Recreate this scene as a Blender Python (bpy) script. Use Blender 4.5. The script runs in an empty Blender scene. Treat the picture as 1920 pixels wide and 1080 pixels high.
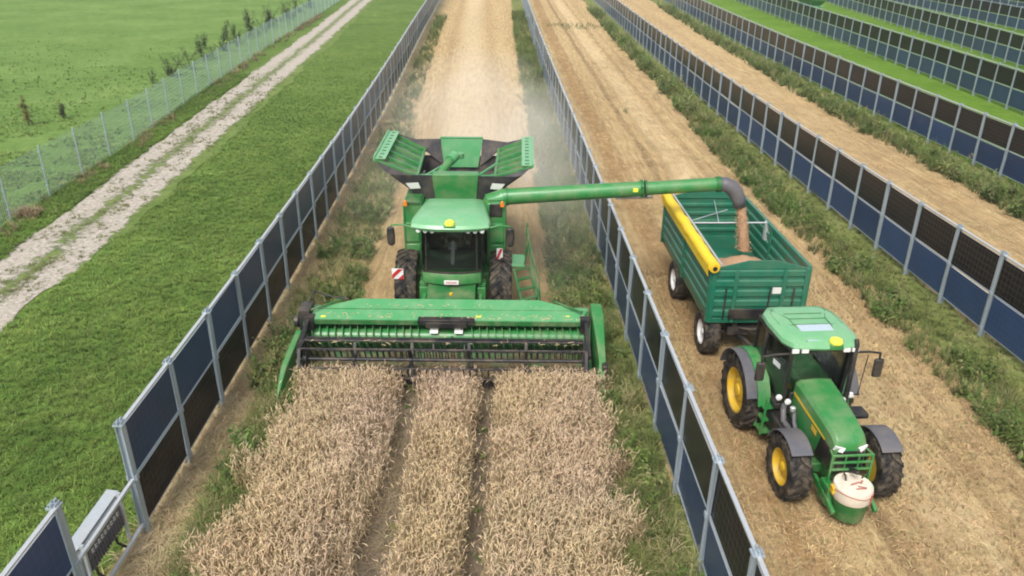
import bpy, math, random
import numpy as np
from mathutils import Vector, Matrix
R = math.radians
rng = np.random.default_rng(7)
random.seed(7)
S = bpy.context.scene
COL = S.collection

# ------------------------------------------------------------------ camera, sky, sun, exposure
H = 10.5135
cam = bpy.data.cameras.new("camera"); camo = bpy.data.objects.new("camera", cam); COL.objects.link(camo)
cam.sensor_width = 36.0; cam.lens = 1478.0 / 1920 * 36; cam.clip_start = 0.1; cam.clip_end = 3000
camo.matrix_world = Matrix.Translation((0, 0, H)) @ Matrix.Rotation(R(90 - 24.93), 4, 'X') @ Matrix.Rotation(R(0.61), 4, 'Z')
S.camera = camo
SUN_EL, SUN_AZ = 52, 200           # azimuth clockwise from +Y
W = bpy.data.worlds.new("World"); S.world = W; W.use_nodes = True
wn = W.node_tree.nodes; wl = W.node_tree.links
bg = wn['Background']
sky = wn.new('ShaderNodeTexSky'); sky.sky_type = 'NISHITA'; sky.sun_disc = False
sky.sun_elevation = R(SUN_EL); sky.sun_rotation = R(SUN_AZ); sky.air_density = 1.0; sky.dust_density = 4.0; sky.ozone_density = 1.0
hs = wn.new('ShaderNodeHueSaturation'); hs.inputs['Saturation'].default_value = 0.35
wl.new(sky.outputs[0], hs.inputs['Color']); wl.new(hs.outputs[0], bg.inputs[0]); bg.inputs[1].default_value = 0.15
sl = bpy.data.lights.new("sun", 'SUN'); sl.energy = 1.5; sl.angle = R(22); sl.color = (1, .96, .9)
so = bpy.data.objects.new("sun", sl); COL.objects.link(so)
d = Vector((math.sin(R(SUN_AZ)) * math.cos(R(SUN_EL)), math.cos(R(SUN_AZ)) * math.cos(R(SUN_EL)), math.sin(R(SUN_EL))))
so.rotation_euler = d.to_track_quat('Z', 'Y').to_euler(); so.location = (0, 0, 60)
vs = S.view_settings; vs.view_transform = 'Standard'; vs.look = 'None'; vs.gamma = 1; vs.exposure = 0.5
S.cycles.filter_width = 2.0 if hasattr(S, 'cycles') else 1.5
S.cycles.max_bounces = 6; S.cycles.volume_bounces = 4

# ------------------------------------------------------------------ helpers
def tag(o, label=None, cat=None, group=None, kind=None):
    if label: o['label'] = label
    if cat: o['category'] = cat
    if group: o['group'] = group
    if kind: o['kind'] = kind
    return o
def empty(name, loc=(0, 0, 0), rz=0, parent=None):
    o = bpy.data.objects.new(name, None); COL.objects.link(o); o.location = loc; o.rotation_euler = (0, 0, rz)
    o.empty_display_size = .3
    if parent: o.parent = parent
    return o
def copy_tree(o, parent=None):
    c = o.copy(); COL.objects.link(c)
    if parent: c.parent = parent
    for ch in o.children: copy_tree(ch, c)
    return c

class MB:
    def __init__(s): s.v = []; s.f = []; s.m = []
    def add(s, vs, fs, m=0):
        b = len(s.v); s.v += [tuple(map(float, p)) for p in vs]
        for f in fs: s.f.append(tuple(b + i for i in f)); s.m.append(m)
        return s
    def hexa(s, p, m=0):   # 8 points: bottom 4 ccw, top 4 ccw
        return s.add(p, [(3, 2, 1, 0), (4, 5, 6, 7), (0, 1, 5, 4), (1, 2, 6, 5), (2, 3, 7, 6), (3, 0, 4, 7)], m)
    def box(s, x0, x1, y0, y1, z0, z1, m=0):
        return s.hexa([(x0, y0, z0), (x1, y0, z0), (x1, y1, z0), (x0, y1, z0), (x0, y0, z1), (x1, y0, z1), (x1, y1, z1), (x0, y1, z1)], m)
    def bar(s, a, b, w, h, m=0, up=(0, 0, 1)):
        a = Vector(a); b = Vector(b); d = (b - a).normalized(); u = Vector(up)
        if abs(d.dot(u)) > .98: u = Vector((0, 1, 0))
        x = d.cross(u).normalized() * w / 2; z = x.cross(d).normalized() * h / 2
        return s.hexa([a - x - z, a + x - z, b + x - z, b - x - z, a - x + z, a + x + z, b + x + z, b - x + z], m)
    def tube(s, pts, r, n=10, m=0, caps=True):
        pts = [Vector(p) for p in pts]; rr = r if isinstance(r, (list, tuple)) else [r] * len(pts)
        t0 = (pts[1] - pts[0]).normalized(); u = Vector((0, 0, 1)) if abs(t0.z) < .9 else Vector((0, 1, 0))
        u = t0.cross(u).normalized(); vs = []
        for i, p in enumerate(pts):
            t = (pts[min(i + 1, len(pts) - 1)] - pts[max(i - 1, 0)]).normalized()
            u = (u - t * u.dot(t)).normalized(); w = t.cross(u)
            for k in range(n):
                a = 2 * math.pi * k / n; vs.append(p + (u * math.cos(a) + w * math.sin(a)) * rr[i])
        fs = []
        for i in range(len(pts) - 1):
            for k in range(n):
                k2 = (k + 1) % n; fs.append((i * n + k, i * n + k2, (i + 1) * n + k2, (i + 1) * n + k))
        if caps: fs += [tuple(range(n))[::-1], tuple((len(pts) - 1) * n + k for k in range(n))]
        return s.add(vs, fs, m)
    def lathe(s, prof, c, axis='x', n=32, m=0, closed=False):   # prof: (radius, height along the axis)
        vs = []
        for (r, h) in prof:
            for k in range(n):
                a = 2 * math.pi * k / n; p, q = r * math.cos(a), r * math.sin(a)
                vs.append({'x': (c[0] + h, c[1] + p, c[2] + q), 'y': (c[0] + p, c[1] + h, c[2] - q), 'z': (c[0] + p, c[1] + q, c[2] + h)}[axis])
        fs = []; L = len(prof)
        for i in range(L if closed else L - 1):
            j = (i + 1) % L
            for k in range(n):
                k2 = (k + 1) % n; fs.append((i * n + k, i * n + k2, j * n + k2, j * n + k))
        if not closed:
            fs += [tuple(range(n))[::-1], tuple((L - 1) * n + k for k in range(n))]
        return s.add(vs, fs, m)
    def plate(s, pts, t, m=0):       # planar polygon with thickness t along its normal (both sides)
        P = [Vector(p) for p in pts]; nrm = Vector((0, 0, 0))
        for i in range(len(P)): nrm += (P[i] - P[0]).cross(P[(i + 1) % len(P)] - P[0])
        nrm = nrm.normalized() * t / 2; n = len(P)
        vs = [p + nrm for p in P] + [p - nrm for p in P]
        fs = [tuple(range(n)), tuple(range(2 * n - 1, n - 1, -1))] + [(i, i + n, (i + 1) % n + n, (i + 1) % n) for i in range(n)]
        return s.add(vs, fs, m)
    def prism(s, prof, x0, x1, m=0):    # polygon in (y,z) extruded along x
        n = len(prof)
        vs = [(x0, y, z) for y, z in prof] + [(x1, y, z) for y, z in prof]
        fs = [tuple(range(n))[::-1], tuple(range(n, 2 * n))] + [(i, (i + 1) % n, (i + 1) % n + n, i + n) for i in range(n)]
        return s.add(vs, fs, m)
    def loft(s, rings, m=0, caps=True, closed=True):
        n = len(rings[0]); vs = [p for r in rings for p in r]; fs = []
        for i in range(len(rings) - 1):
            for k in range(n if closed else n - 1):
                k2 = (k + 1) % n; fs.append((i * n + k, i * n + k2, (i + 1) * n + k2, (i + 1) * n + k))
        if caps: fs += [tuple(range(n))[::-1], tuple((len(rings) - 1) * n + k for k in range(n))]
        return s.add(vs, fs, m)
    def mesh(s, name, mats, angle=32):
        me = bpy.data.meshes.new(name); me.from_pydata(s.v, [], s.f)
        for mt in (mats if isinstance(mats, (list, tuple)) else [mats]): me.materials.append(mt)
        me.polygons.foreach_set('material_index', s.m)
        import bmesh
        bm = bmesh.new(); bm.from_mesh(me); bmesh.ops.recalc_face_normals(bm, faces=bm.faces); bm.to_mesh(me); bm.free()
        me.polygons.foreach_set('use_smooth', [True] * len(me.polygons)); me.set_sharp_from_angle(angle=R(angle))
        return me
    def build(s, name, mats, parent=None, bevel=0, loc=None):
        o = bpy.data.objects.new(name, s.mesh(name, mats)); COL.objects.link(o)
        if parent: o.parent = parent
        if loc: o.location = loc
        if bevel:
            b = o.modifiers.new('bevel', 'BEVEL'); b.width = bevel; b.segments = 2; b.limit_method = 'ANGLE'; b.angle_limit = R(40); b.harden_normals = False
        return o

def nd(nt, t, **kw):
    n = nt.nodes.new(t)
    for k, v in kw.items():
        if k in n.inputs: n.inputs[k].default_value = v
        else: setattr(n, k, v)
    return n
def ramp(nt, fac, stops):
    n = nt.nodes.new('ShaderNodeValToRGB'); e = n.color_ramp.elements
    while len(e) < len(stops): e.new(.5)
    for q, (p, c) in zip(e, stops): q.position = p; q.color = (*c, 1) if len(c) == 3 else c
    nt.links.new(fac, n.inputs[0]); return n.outputs[0]
def mixc(nt, fac, a, b, mode='MIX'):
    n = nt.nodes.new('ShaderNodeMix'); n.data_type = 'RGBA'; n.blend_type = mode
    for i, v in ((0, fac), (6, a), (7, b)):
        if hasattr(v, 'is_output'): nt.links.new(v, n.inputs[i])
        else: n.inputs[i].default_value = (*v, 1) if isinstance(v, tuple) and len(v) == 3 else v
    return n.outputs[2]
def math_(nt, op, a, b=0.0, c=None):
    n = nt.nodes.new('ShaderNodeMath'); n.operation = op
    for i, v in enumerate((a, b) if c is None else (a, b, c)):
        if hasattr(v, 'is_output'): nt.links.new(v, n.inputs[i])
        else: n.inputs[i].default_value = v
    return n.outputs[0]
def noise(nt, vec, scale, detail=4, rough=.55, dist=0.0):
    n = nd(nt, 'ShaderNodeTexNoise'); n.inputs['Scale'].default_value = scale; n.inputs['Detail'].default_value = detail
    n.inputs['Roughness'].default_value = rough; n.inputs['Distortion'].default_value = dist
    if vec is not None: nt.links.new(vec, n.inputs['Vector'])
    return n.outputs[0]
def new_mat(name):
    m = bpy.data.materials.new(name); m.use_nodes = True; nt = m.node_tree
    return m, nt, nt.nodes['Principled BSDF']
def coord(nt, kind='Object', scale=None):
    o = nt.nodes.new('ShaderNodeTexCoord').outputs[kind]
    if scale is None: return o
    mp = nt.nodes.new('ShaderNodeMapping'); mp.inputs['Scale'].default_value = scale; nt.links.new(o, mp.inputs[0]); return mp.outputs[0]
def paint(name, col, rough=.4, metal=0.0, dust=.25, dustcol=(.42, .33, .22), dscale=2.2, spec=.5, coat=0.0, var=.12, bump=0.0):
    """painted or plain surface with uneven tone, blotchy farm dust and slightly varying gloss"""
    m, nt, p = new_mat(name); co = coord(nt)
    n1 = noise(nt, co, dscale, 6, .62); n2 = noise(nt, co, 14, 3)
    base = mixc(nt, n2, tuple(c * (1 - var) for c in col), tuple(min(1, c * (1 + var)) for c in col))
    f = ramp(nt, n1, [(.42, (0, 0, 0)), (.75, (1, 1, 1))])
    f2 = math_(nt, 'MULTIPLY', f, dust)
    c = mixc(nt, f2, base, dustcol)
    nt.links.new(c, p.inputs['Base Color'])
    nt.links.new(math_(nt, 'ADD', math_(nt, 'MULTIPLY', n1, .25), rough - .12), p.inputs['Roughness'])
    p.inputs['Metallic'].default_value = metal; p.inputs['Specular IOR Level'].default_value = spec; p.inputs['Coat Weight'].default_value = coat
    p.inputs['Coat Roughness'].default_value = .15
    if bump:
        b = nd(nt, 'ShaderNodeBump'); b.inputs['Strength'].default_value = bump; b.inputs['Distance'].default_value = .02
        nt.links.new(noise(nt, co, 30, 3), b.inputs['Height']); nt.links.new(b.outputs[0], p.inputs['Normal'])
    return m
def glass_mat(name, tint=(.55, .62, .58), refl=1.0):
    m, nt, p = new_mat(name); nt.nodes.remove(p); out = nt.nodes['Material Output']
    tr = nd(nt, 'ShaderNodeBsdfTransparent'); tr.inputs[0].default_value = (*tint, 1)
    gl = nd(nt, 'ShaderNodeBsdfGlossy'); gl.inputs['Roughness'].default_value = .03
    fr = nd(nt, 'ShaderNodeFresnel', IOR=1.5); mx = nd(nt, 'ShaderNodeMixShader')
    nt.links.new(math_(nt, 'MULTIPLY', fr.outputs[0], refl), mx.inputs[0]); nt.links.new(tr.outputs[0], mx.inputs[1]); nt.links.new(gl.outputs[0], mx.inputs[2])
    nt.links.new(mx.outputs[0], out.inputs[0]); return m
def vc_mat(name, rough=.7, trans=0.0, spec=.25, up=1.4):
    """plant material: tone per plant comes with the mesh (Col), plus light through the leaf"""
    m, nt, p = new_mat(name)
    a = nd(nt, 'ShaderNodeAttribute'); a.attribute_name = 'Col'
    nt.links.new(a.outputs[0], p.inputs['Base Color']); p.inputs['Roughness'].default_value = rough; p.inputs['Specular IOR Level'].default_value = spec
    # shading normal bent towards the sky, which brightens the blades to match the ground
    ge = nd(nt, 'ShaderNodeNewGeometry'); va = nd(nt, 'ShaderNodeVectorMath'); va.operation = 'ADD'; va.inputs[1].default_value = (0, 0, up)
    vn = nd(nt, 'ShaderNodeVectorMath'); vn.operation = 'NORMALIZE'; nt.links.new(ge.outputs['Normal'], va.inputs[0]); nt.links.new(va.outputs[0], vn.inputs[0]); nt.links.new(vn.outputs[0], p.inputs['Normal'])
    if trans:
        t = nd(nt, 'ShaderNodeBsdfTranslucent'); nt.links.new(a.outputs[0], t.inputs[0]); mx = nd(nt, 'ShaderNodeMixShader'); mx.inputs[0].default_value = trans
        nt.links.new(p.outputs[0], mx.inputs[1]); nt.links.new(t.outputs[0], mx.inputs[2]); nt.links.new(mx.outputs[0], nt.nodes['Material Output'].inputs[0])
    return m

M = {}
M['green'] = paint('green_paint', (.030, .215, .052), .42, dust=.34, coat=.3)
M['green_top'] = paint('green_paint_sky_sheen', (.075, .31, .115), .42, dust=.25, dustcol=(.42, .44, .33), coat=.3)  # sky gloss on upper surfaces put into a paler base, plus pale dust
M['green_bright'] = paint('green_paint_polished', (.05, .36, .08), .3, dust=.08, coat=.3)
M['green_pale'] = paint('green_paint_pale_sheen', (.155, .40, .19), .4, dust=.25, dustcol=(.45, .5, .38), coat=.3)  # palest copy: sky sheen of the cab roofs painted in, plus pale dust
M['green_dark'] = paint('green_paint_dark_dusty', (.016, .13, .03), .5, dust=.4)  # darker base than the plain green, with slightly more dust
M['teal'] = paint('teal_paint', (.010, .145, .085), .4, dust=.12, coat=.3)
M['teal_in'] = paint('teal_paint_scuffed', (.012, .105, .066), .5, dust=.3)
M['black'] = paint('black_plastic', (.012, .012, .014), .5, dust=.18)
M['darksteel'] = paint('dark_steel', (.03, .03, .035), .45, metal=.3, dust=.35)
M['rubber'] = paint('tyre_rubber', (.013, .013, .014), .75, dust=.34, dscale=6, spec=.3)
M['cloth_black'] = paint('rubber_sheet', (.028, .026, .034), .6, dust=.25)
M['greyplastic'] = paint('grey_plastic', (.10, .10, .115), .5, dust=.2)
M['yellow'] = paint('yellow_paint', (.72, .46, .015), .5, dust=.42, dscale=6)
M['yellow_tarp'] = paint('yellow_tarpaulin', (.85, .58, .02), .55, dust=.2)
M['gps'] = paint('yellow_receiver', (.82, .80, .08), .4, dust=.05)
M['white'] = paint('white_paint', (.75, .75, .74), .45, dust=.12)
M['offwhite'] = paint('cream_lid', (.74, .68, .56), .55, dust=.3, dustcol=(.5, .28, .2), dscale=6)
M['lightgrey'] = paint('light_grey_paint', (.40, .44, .47), .45, dust=.2)
M['rust'] = paint('faded_red_strap', (.36, .09, .06), .6, dust=.2)
M['red'] = paint('red_paint', (.5, .02, .02), .4, dust=.1)
M['orange'] = paint('amber_lens', (.75, .2, .02), .25, dust=0)
M['lamp'] = paint('lamp_glass', (.8, .8, .78), .12, dust=0, spec=.8)
M['galv'] = paint('galvanised_steel', (.43, .50, .55), .45, metal=.45, dust=.08, dustcol=(.3, .3, .28), dscale=5)
M['alu'] = paint('aluminium_rail', (.62, .65, .67), .38, metal=.5, dust=.08)
M['chrome'] = paint('bright_steel', (.55, .55, .55), .25, metal=.9, dust=.1)
M['seat'] = paint('seat_fabric', (.09, .095, .085), .8, dust=.15)
M['interior'] = paint('cab_interior', (.07, .08, .072), .7, dust=.1)
M['wirefence'] = paint('fence_wire', (.30, .42, .44), .5, metal=.2, dust=0)
M['glass'] = glass_mat('cab_glass', (.80, .88, .82), .9)
M['hatch'] = paint('roof_hatch_glass', (.42, .52, .58), .15, dust=.12, spec=.6)
M['grain'] = paint('grain', (.46, .285, .165), .8, dust=0, var=.35, bump=.6)
M['grain_chaff'] = paint('chaff', (.60, .47, .28), .8, dust=0, var=.3)
M['label'] = paint('sticker', (.7, .7, .66), .4, dust=.05)

def cell_mat(name, col, line, rough, spec=.45):
    m, nt, p = new_mat(name); co = coord(nt)
    sx = nd(nt, 'ShaderNodeSeparateXYZ'); nt.links.new(co, sx.inputs[0])
    def grid(o, step, w):
        q = math_(nt, 'FRACT', math_(nt, 'ADD', math_(nt, 'DIVIDE', o, step), 50.5)); q = math_(nt, 'ABSOLUTE', math_(nt, 'SUBTRACT', q, .5))
        return math_(nt, 'GREATER_THAN', q, .5 - w / step / 2)
    g = math_(nt, 'MAXIMUM', grid(sx.outputs[1], .166, .008), grid(sx.outputs[2], .171, .008))
    ob = nd(nt, 'ShaderNodeObjectInfo')
    n = noise(nt, co, 1.4, 4)
    v = math_(nt, 'ADD', math_(nt, 'MULTIPLY', ob.outputs['Random'], .45), math_(nt, 'ADD', math_(nt, 'MULTIPLY', n, .5), .5))
    base = mixc(nt, 1.0, col, v, 'MULTIPLY')
    nt.links.new(mixc(nt, math_(nt, 'MULTIPLY', g, .8), base, line), p.inputs['Base Color'])
    p.inputs['Roughness'].default_value = rough; p.inputs['Specular IOR Level'].default_value = spec
    return m
M['cell_black'] = cell_mat('solar_cell_black', (.013, .012, .014), (.085, .08, .08), .25, .16)
M['cell_blue'] = cell_mat('solar_cell_blue', (.024, .050, .122), (.075, .105, .17), .3, .34)

def big_mesh(name, V, counts, idx, mat, colors=None, smooth=True):
    me = bpy.data.meshes.new(name)
    me.vertices.add(len(V)); me.vertices.foreach_set('co', V.astype(np.float32).ravel())
    me.loops.add(len(idx)); me.loops.foreach_set('vertex_index', idx.astype(np.int32))
    me.polygons.add(len(counts)); st = np.concatenate([[0], np.cumsum(counts)[:-1]])
    me.polygons.foreach_set('loop_start', st.astype(np.int32))
    me.update(calc_edges=True); me.materials.append(mat)
    if smooth: me.polygons.foreach_set('use_smooth', np.ones(len(counts), bool))
    if colors is not None:
        a = me.attributes.new('Col', 'FLOAT_COLOR', 'POINT')
        c = np.ones((len(V), 4), np.float32); c[:, :3] = colors; a.data.foreach_set('color', c.ravel())
    o = bpy.data.objects.new(name, me); COL.objects.link(o); return o

def build_split(mb, name, mats, parent, bevel=0):
    """each separate piece becomes a part of its own"""
    par = list(range(len(mb.v)))
    def find(i):
        while par[i] != i: par[i] = par[par[i]]; i = par[i]
        return i
    for f in mb.f:
        for i in f[1:]: par[find(i)] = find(f[0])
    groups = {}
    for f, m in zip(mb.f, mb.m): groups.setdefault(find(f[0]), []).append((f, m))
    out = []
    for g in groups.values():
        ids = sorted({i for f, _ in g for i in f}); mp = {i: k for k, i in enumerate(ids)}; q = MB(); q.v = [mb.v[i] for i in ids]
        q.f = [tuple(mp[i] for i in f) for f, _ in g]; q.m = [m for _, m in g]; out.append(q.build(name, mats, parent, bevel))
    return out
class Tpl:      # a small plant template made of ribbons and quads with a colour at each vertex
    def __init__(s): s.v = []; s.f = []; s.c = []
    def ribbon(s, pts, w, c0, c1=None, side=None):
        c1 = c1 or c0; b = len(s.v); n = len(pts); ws = w if isinstance(w, (list, tuple)) else [w * (1 - .8 * i / (n - 1)) for i in range(n)]
        d = Vector(pts[-1]) - Vector(pts[0])
        sd = Vector(side) if side else Vector((-d.y, d.x, 0))
        if sd.length < 1e-5: sd = Vector((1, 0, 0))
        sd.normalize()
        for i, p in enumerate(pts):
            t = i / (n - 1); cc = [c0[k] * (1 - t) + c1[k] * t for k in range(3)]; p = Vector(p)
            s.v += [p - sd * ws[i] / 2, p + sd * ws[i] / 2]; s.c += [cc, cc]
        for i in range(n - 1): s.f.append((b + 2 * i, b + 2 * i + 1, b + 2 * i + 3, b + 2 * i + 2))
    def spindle(s, pts, rs, c0, c1, n=4):
        b = len(s.v); L = len(pts)
        for i, p in enumerate(pts):
            t = (Vector(pts[min(i + 1, L - 1)]) - Vector(pts[max(i - 1, 0)])).normalized(); u = t.orthogonal().normalized(); w = t.cross(u)
            for k in range(n):
                a = 2 * math.pi * k / n + .5 * i; s.v.append(Vector(p) + (u * math.cos(a) + w * math.sin(a)) * rs[i]); q = i / (L - 1)
                s.c.append([c0[j] * (1 - q) + c1[j] * q for j in range(3)])
        for i in range(L - 1):
            for k in range(n): s.f.append((b + i * n + k, b + i * n + (k + 1) % n, b + (i + 1) * n + (k + 1) % n, b + (i + 1) * n + k))
    def arrays(s):
        return np.array([tuple(v) for v in s.v], float), np.array(s.f, int), np.array(s.c, float)

def scatter(name, tpls, P, mat, scale=(.8, 1.2), tilt=.15, tint=.2, cols=None, zscale=None, lean=None, hue=.06):
    """join many copies of plant templates into the ONE mesh of a ground cover"""
    n = len(P); pick = rng.integers(0, len(tpls), n); VV = []; FF = []; CC = []; off = 0
    for t, T in enumerate(tpls):
        ix = np.where(pick == t)[0]; k = len(ix)
        if not k: continue
        V, F, C = T.arrays()
        a = rng.uniform(0, 2 * math.pi, k); sc = rng.uniform(scale[0], scale[1], k)
        ca, sa = np.cos(a), np.sin(a)
        x = (V[None, :, 0] * ca[:, None] - V[None, :, 1] * sa[:, None]) * sc[:, None]
        y = (V[None, :, 0] * sa[:, None] + V[None, :, 1] * ca[:, None]) * sc[:, None]
        z = V[None, :, 2] * sc[:, None] * (1 if zscale is None else zscale[ix][:, None])
        tx = rng.normal(0, tilt, k); ty = rng.normal(0, tilt, k)
        if lean is not None: tx = tx + lean[0]; ty = ty + lean[1]
        x = x + z * tx[:, None] + P[ix, 0][:, None]; y = y + z * ty[:, None] + P[ix, 1][:, None]; z = z + P[ix, 2][:, None]
        VV.append(np.stack([x, y, z], -1).reshape(-1, 3))
        FF.append((F[None] + (np.arange(k) * len(V))[:, None, None]).reshape(-1, F.shape[1]) + off); off += k * len(V)
        tn = rng.uniform(1 - tint, 1 + tint, (k, 1, 1)) * (1 + rng.normal(0, hue, (k, 1, 3)))
        if cols is not None: tn = tn * cols[ix][:, None, :]
        CC.append(np.clip(C[None] * tn, 0, 1).reshape(-1, 3))
    V = np.concatenate(VV); F = np.concatenate(FF); C = np.concatenate(CC)
    return big_mesh(name, V, np.full(len(F), F.shape[1]), F.ravel(), mat, C)

def vnoise(x, y, sc, seed=0):       # smooth value noise for uneven planting
    x = np.asarray(x) / sc + 100; y = np.asarray(y) / sc + 100
    g = np.random.default_rng(seed).random((512, 512))
    xi = np.floor(x).astype(int); yi = np.floor(y).astype(int); fx = x - xi; fy = y - yi
    fx = fx * fx * (3 - 2 * fx); fy = fy * fy * (3 - 2 * fy); q = lambda a, b: g[a % 512, b % 512]
    return (q(xi, yi) * (1 - fx) + q(xi + 1, yi) * fx) * (1 - fy) + (q(xi, yi + 1) * (1 - fx) + q(xi + 1, yi + 1) * fx) * fy

# ------------------------------------------------------------------ row lines in plan (x as a function of y)
ROWPTS = {
 'A': [(-6.8, 9.3), (-6.8, 11.5), (-6.9, 13.8), (-6.9, 15.9), (-6.9, 18.2), (-6.9, 20.3), (-6.9, 22.4), (-7.0, 24.7), (-7.1, 26.7), (-7.4, 34.6), (-7.6, 41.2), (-8.0, 50.5), (-8.7, 66.4), (-9.3, 80.4), (-9.8, 91.0)],
 'B': [(3.5, 8.5), (3.45, 10.7), (3.4, 12.9), (3.3, 15.1), (3.25, 17.2), (3.15, 19.4), (3.1, 21.3), (3.05, 24.2), (3.0, 26.8), (2.9, 31.1), (2.75, 36.3), (2.6, 43.9), (2.35, 53.7), (2.0, 67.4), (1.65, 81.5), (1.5, 94.3)],
 'C': [(13.3, 19.7), (13.1, 21.7), (13.1, 23.9), (13.0, 26.1), (12.8, 28.1), (12.8, 30.3), (12.7, 32.6), (12.6, 34.7), (12.6, 36.9), (12.6, 39.3), (12.5, 41.5), (12.4, 43.6), (12.2, 50.1), (12.15, 54.9), (12.0, 61.0), (12.0, 68.1), (11.9, 76.2), (11.8, 86.3)],
 'D': [(22.4, 35.1), (22.3, 37.3), (22.2, 39.3), (22.1, 41.3), (22.0, 43.4), (21.9, 45.3), (21.9, 47.8), (21.75, 58.0), (21.7, 61.3), (21.6, 67.9), (21.5, 72.7), (21.5, 80.6), (21.7, 90.9)],
 'E': [(31.3, 50.4), (31.4, 52.9), (31.5, 55.3), (31.5, 57.3), (31.6, 59.8), (31.7, 64.4), (31.8, 69.6), (32.0, 74.9), (32.0, 78.9), (32.2, 86.3), (32.3, 91.6)],
 'F': [(42.0, 69.3), (42.0, 73.4), (42.3, 75.7), (42.6, 78.9), (43.1, 84.7), (43.7, 91.5)],
 'G': [(55.8, 85), (56.2, 100)], 'H': [(68.0, 100), (68.6, 130)]}
FIT = {k: np.polyfit([q[1] for q in v], [q[0] for q in v], 3 if len(v) > 8 else 1) for k, v in ROWPTS.items()}
def rowx(k, y):
    y = np.asarray(y, float); ys = [q[1] for q in ROWPTS[k]]; lo, hi = min(ys), max(ys)
    yc = np.clip(y, lo, hi); dp = np.polyder(FIT[k])
    return np.polyval(FIT[k], yc) + np.polyval(dp, yc) * (y - yc)

# ------------------------------------------------------------------ the ground
def uvmat(name, build, rough=.95):
    m, nt, p = new_mat(name); p.inputs['Specular IOR Level'].default_value = .15; p.inputs['Roughness'].default_value = rough
    g = coord(nt, 'Object'); uv = coord(nt, 'UV')
    build(nt, p, g, uv); return m
def bump(nt, p, h, strength, dist):
    b = nd(nt, 'ShaderNodeBump'); b.inputs['Strength'].default_value = strength; b.inputs['Distance'].default_value = dist
    nt.links.new(h, b.inputs['Height']); nt.links.new(b.outputs[0], p.inputs['Normal'])
def grass_build(dark, mid, light, dry, dryamt):
    def f(nt, p, g, uv):
        n1 = noise(nt, g, .16, 4, .6); n2 = noise(nt, g, 1.3, 5, .65); n3 = noise(nt, g, 9, 4, .7)
        t = math_(nt, 'ADD', math_(nt, 'MULTIPLY', n1, .35), math_(nt, 'ADD', math_(nt, 'MULTIPLY', n2, .35), math_(nt, 'MULTIPLY', n3, .3)))
        c = ramp(nt, t, [(.36, dark), (.5, mid), (.64, light)])
        dn = ramp(nt, noise(nt, g, .7, 5, .7), [(.55, (0, 0, 0)), (.75, (1, 1, 1))])
        c = mixc(nt, math_(nt, 'MULTIPLY', dn, dryamt), c, dry)
        nt.links.new(c, p.inputs['Base Color']); bump(nt, p, math_(nt, 'ADD', n3, math_(nt, 'MULTIPLY', n2, 1.5)), .8, .12)
    return f
def stubble_build(tracks, seed=0.0):
    def f(nt, p, g, uv):
        su = nd(nt, 'ShaderNodeSeparateXYZ'); nt.links.new(uv, su.inputs[0])
        mp = nd(nt, 'ShaderNodeMapping'); mp.inputs['Scale'].default_value = (1.0, .09, 1); mp.inputs['Location'].default_value = (seed, seed, 0); nt.links.new(uv, mp.inputs[0])
        st = noise(nt, mp.outputs[0], 5.5, 5, .65); fine = noise(nt, g, 22, 4, .7); big = noise(nt, mp.outputs[0], .55, 4, .6); med = noise(nt, g, 2.2, 5, .65)
        t = math_(nt, 'ADD', math_(nt, 'ADD', math_(nt, 'MULTIPLY', st, .42), math_(nt, 'MULTIPLY', fine, .3)), math_(nt, 'ADD', math_(nt, 'MULTIPLY', big, .18), math_(nt, 'MULTIPLY', med, .1)))
        c = ramp(nt, t, [(.34, (.20, .135, .065)), (.45, (.41, .285, .14)), (.53, (.56, .415, .215)), (.66, (.74, .59, .345))])
        rust = ramp(nt, noise(nt, mp.outputs[0], 1.1, 4, .6), [(.5, (0, 0, 0)), (.7, (1, 1, 1))])
        c = mixc(nt, math_(nt, 'MULTIPLY', rust, .3), c, (.45, .27, .11))
        wob = math_(nt, 'MULTIPLY', math_(nt, 'SUBTRACT', noise(nt, g, .25, 2), .5), .5)
        for (u0, w, col, amt) in tracks:
            dd = math_(nt, 'ABSOLUTE', math_(nt, 'SUBTRACT', math_(nt, 'ADD', su.outputs[0], wob), u0))
            k = nd(nt, 'ShaderNodeMapRange'); k.inputs[1].default_value = w; k.inputs[2].default_value = w * .35; k.inputs[3].default_value = 0; k.inputs[4].default_value = amt
            nt.links.new(dd, k.inputs[0]); k2 = math_(nt, 'MULTIPLY', k.outputs[0], ramp(nt, noise(nt, g, 1.6, 4, .7), [(.3, (.2, .2, .2)), (.6, (1, 1, 1))]))
            c = mixc(nt, k2, c, col)
        nt.links.new(c, p.inputs['Base Color']); bump(nt, p, math_(nt, 'ADD', st, math_(nt, 'MULTIPLY', fine, .8)), .9, .07)
    return f
def soil_build(nt, p, g, uv):
    n = noise(nt, g, 3, 6, .7); c = ramp(nt, n, [(.3, (.09, .072, .05)), (.6, (.22, .17, .115))]); nt.links.new(c, p.inputs['Base Color']); bump(nt, p, n, .8, .08)
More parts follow.
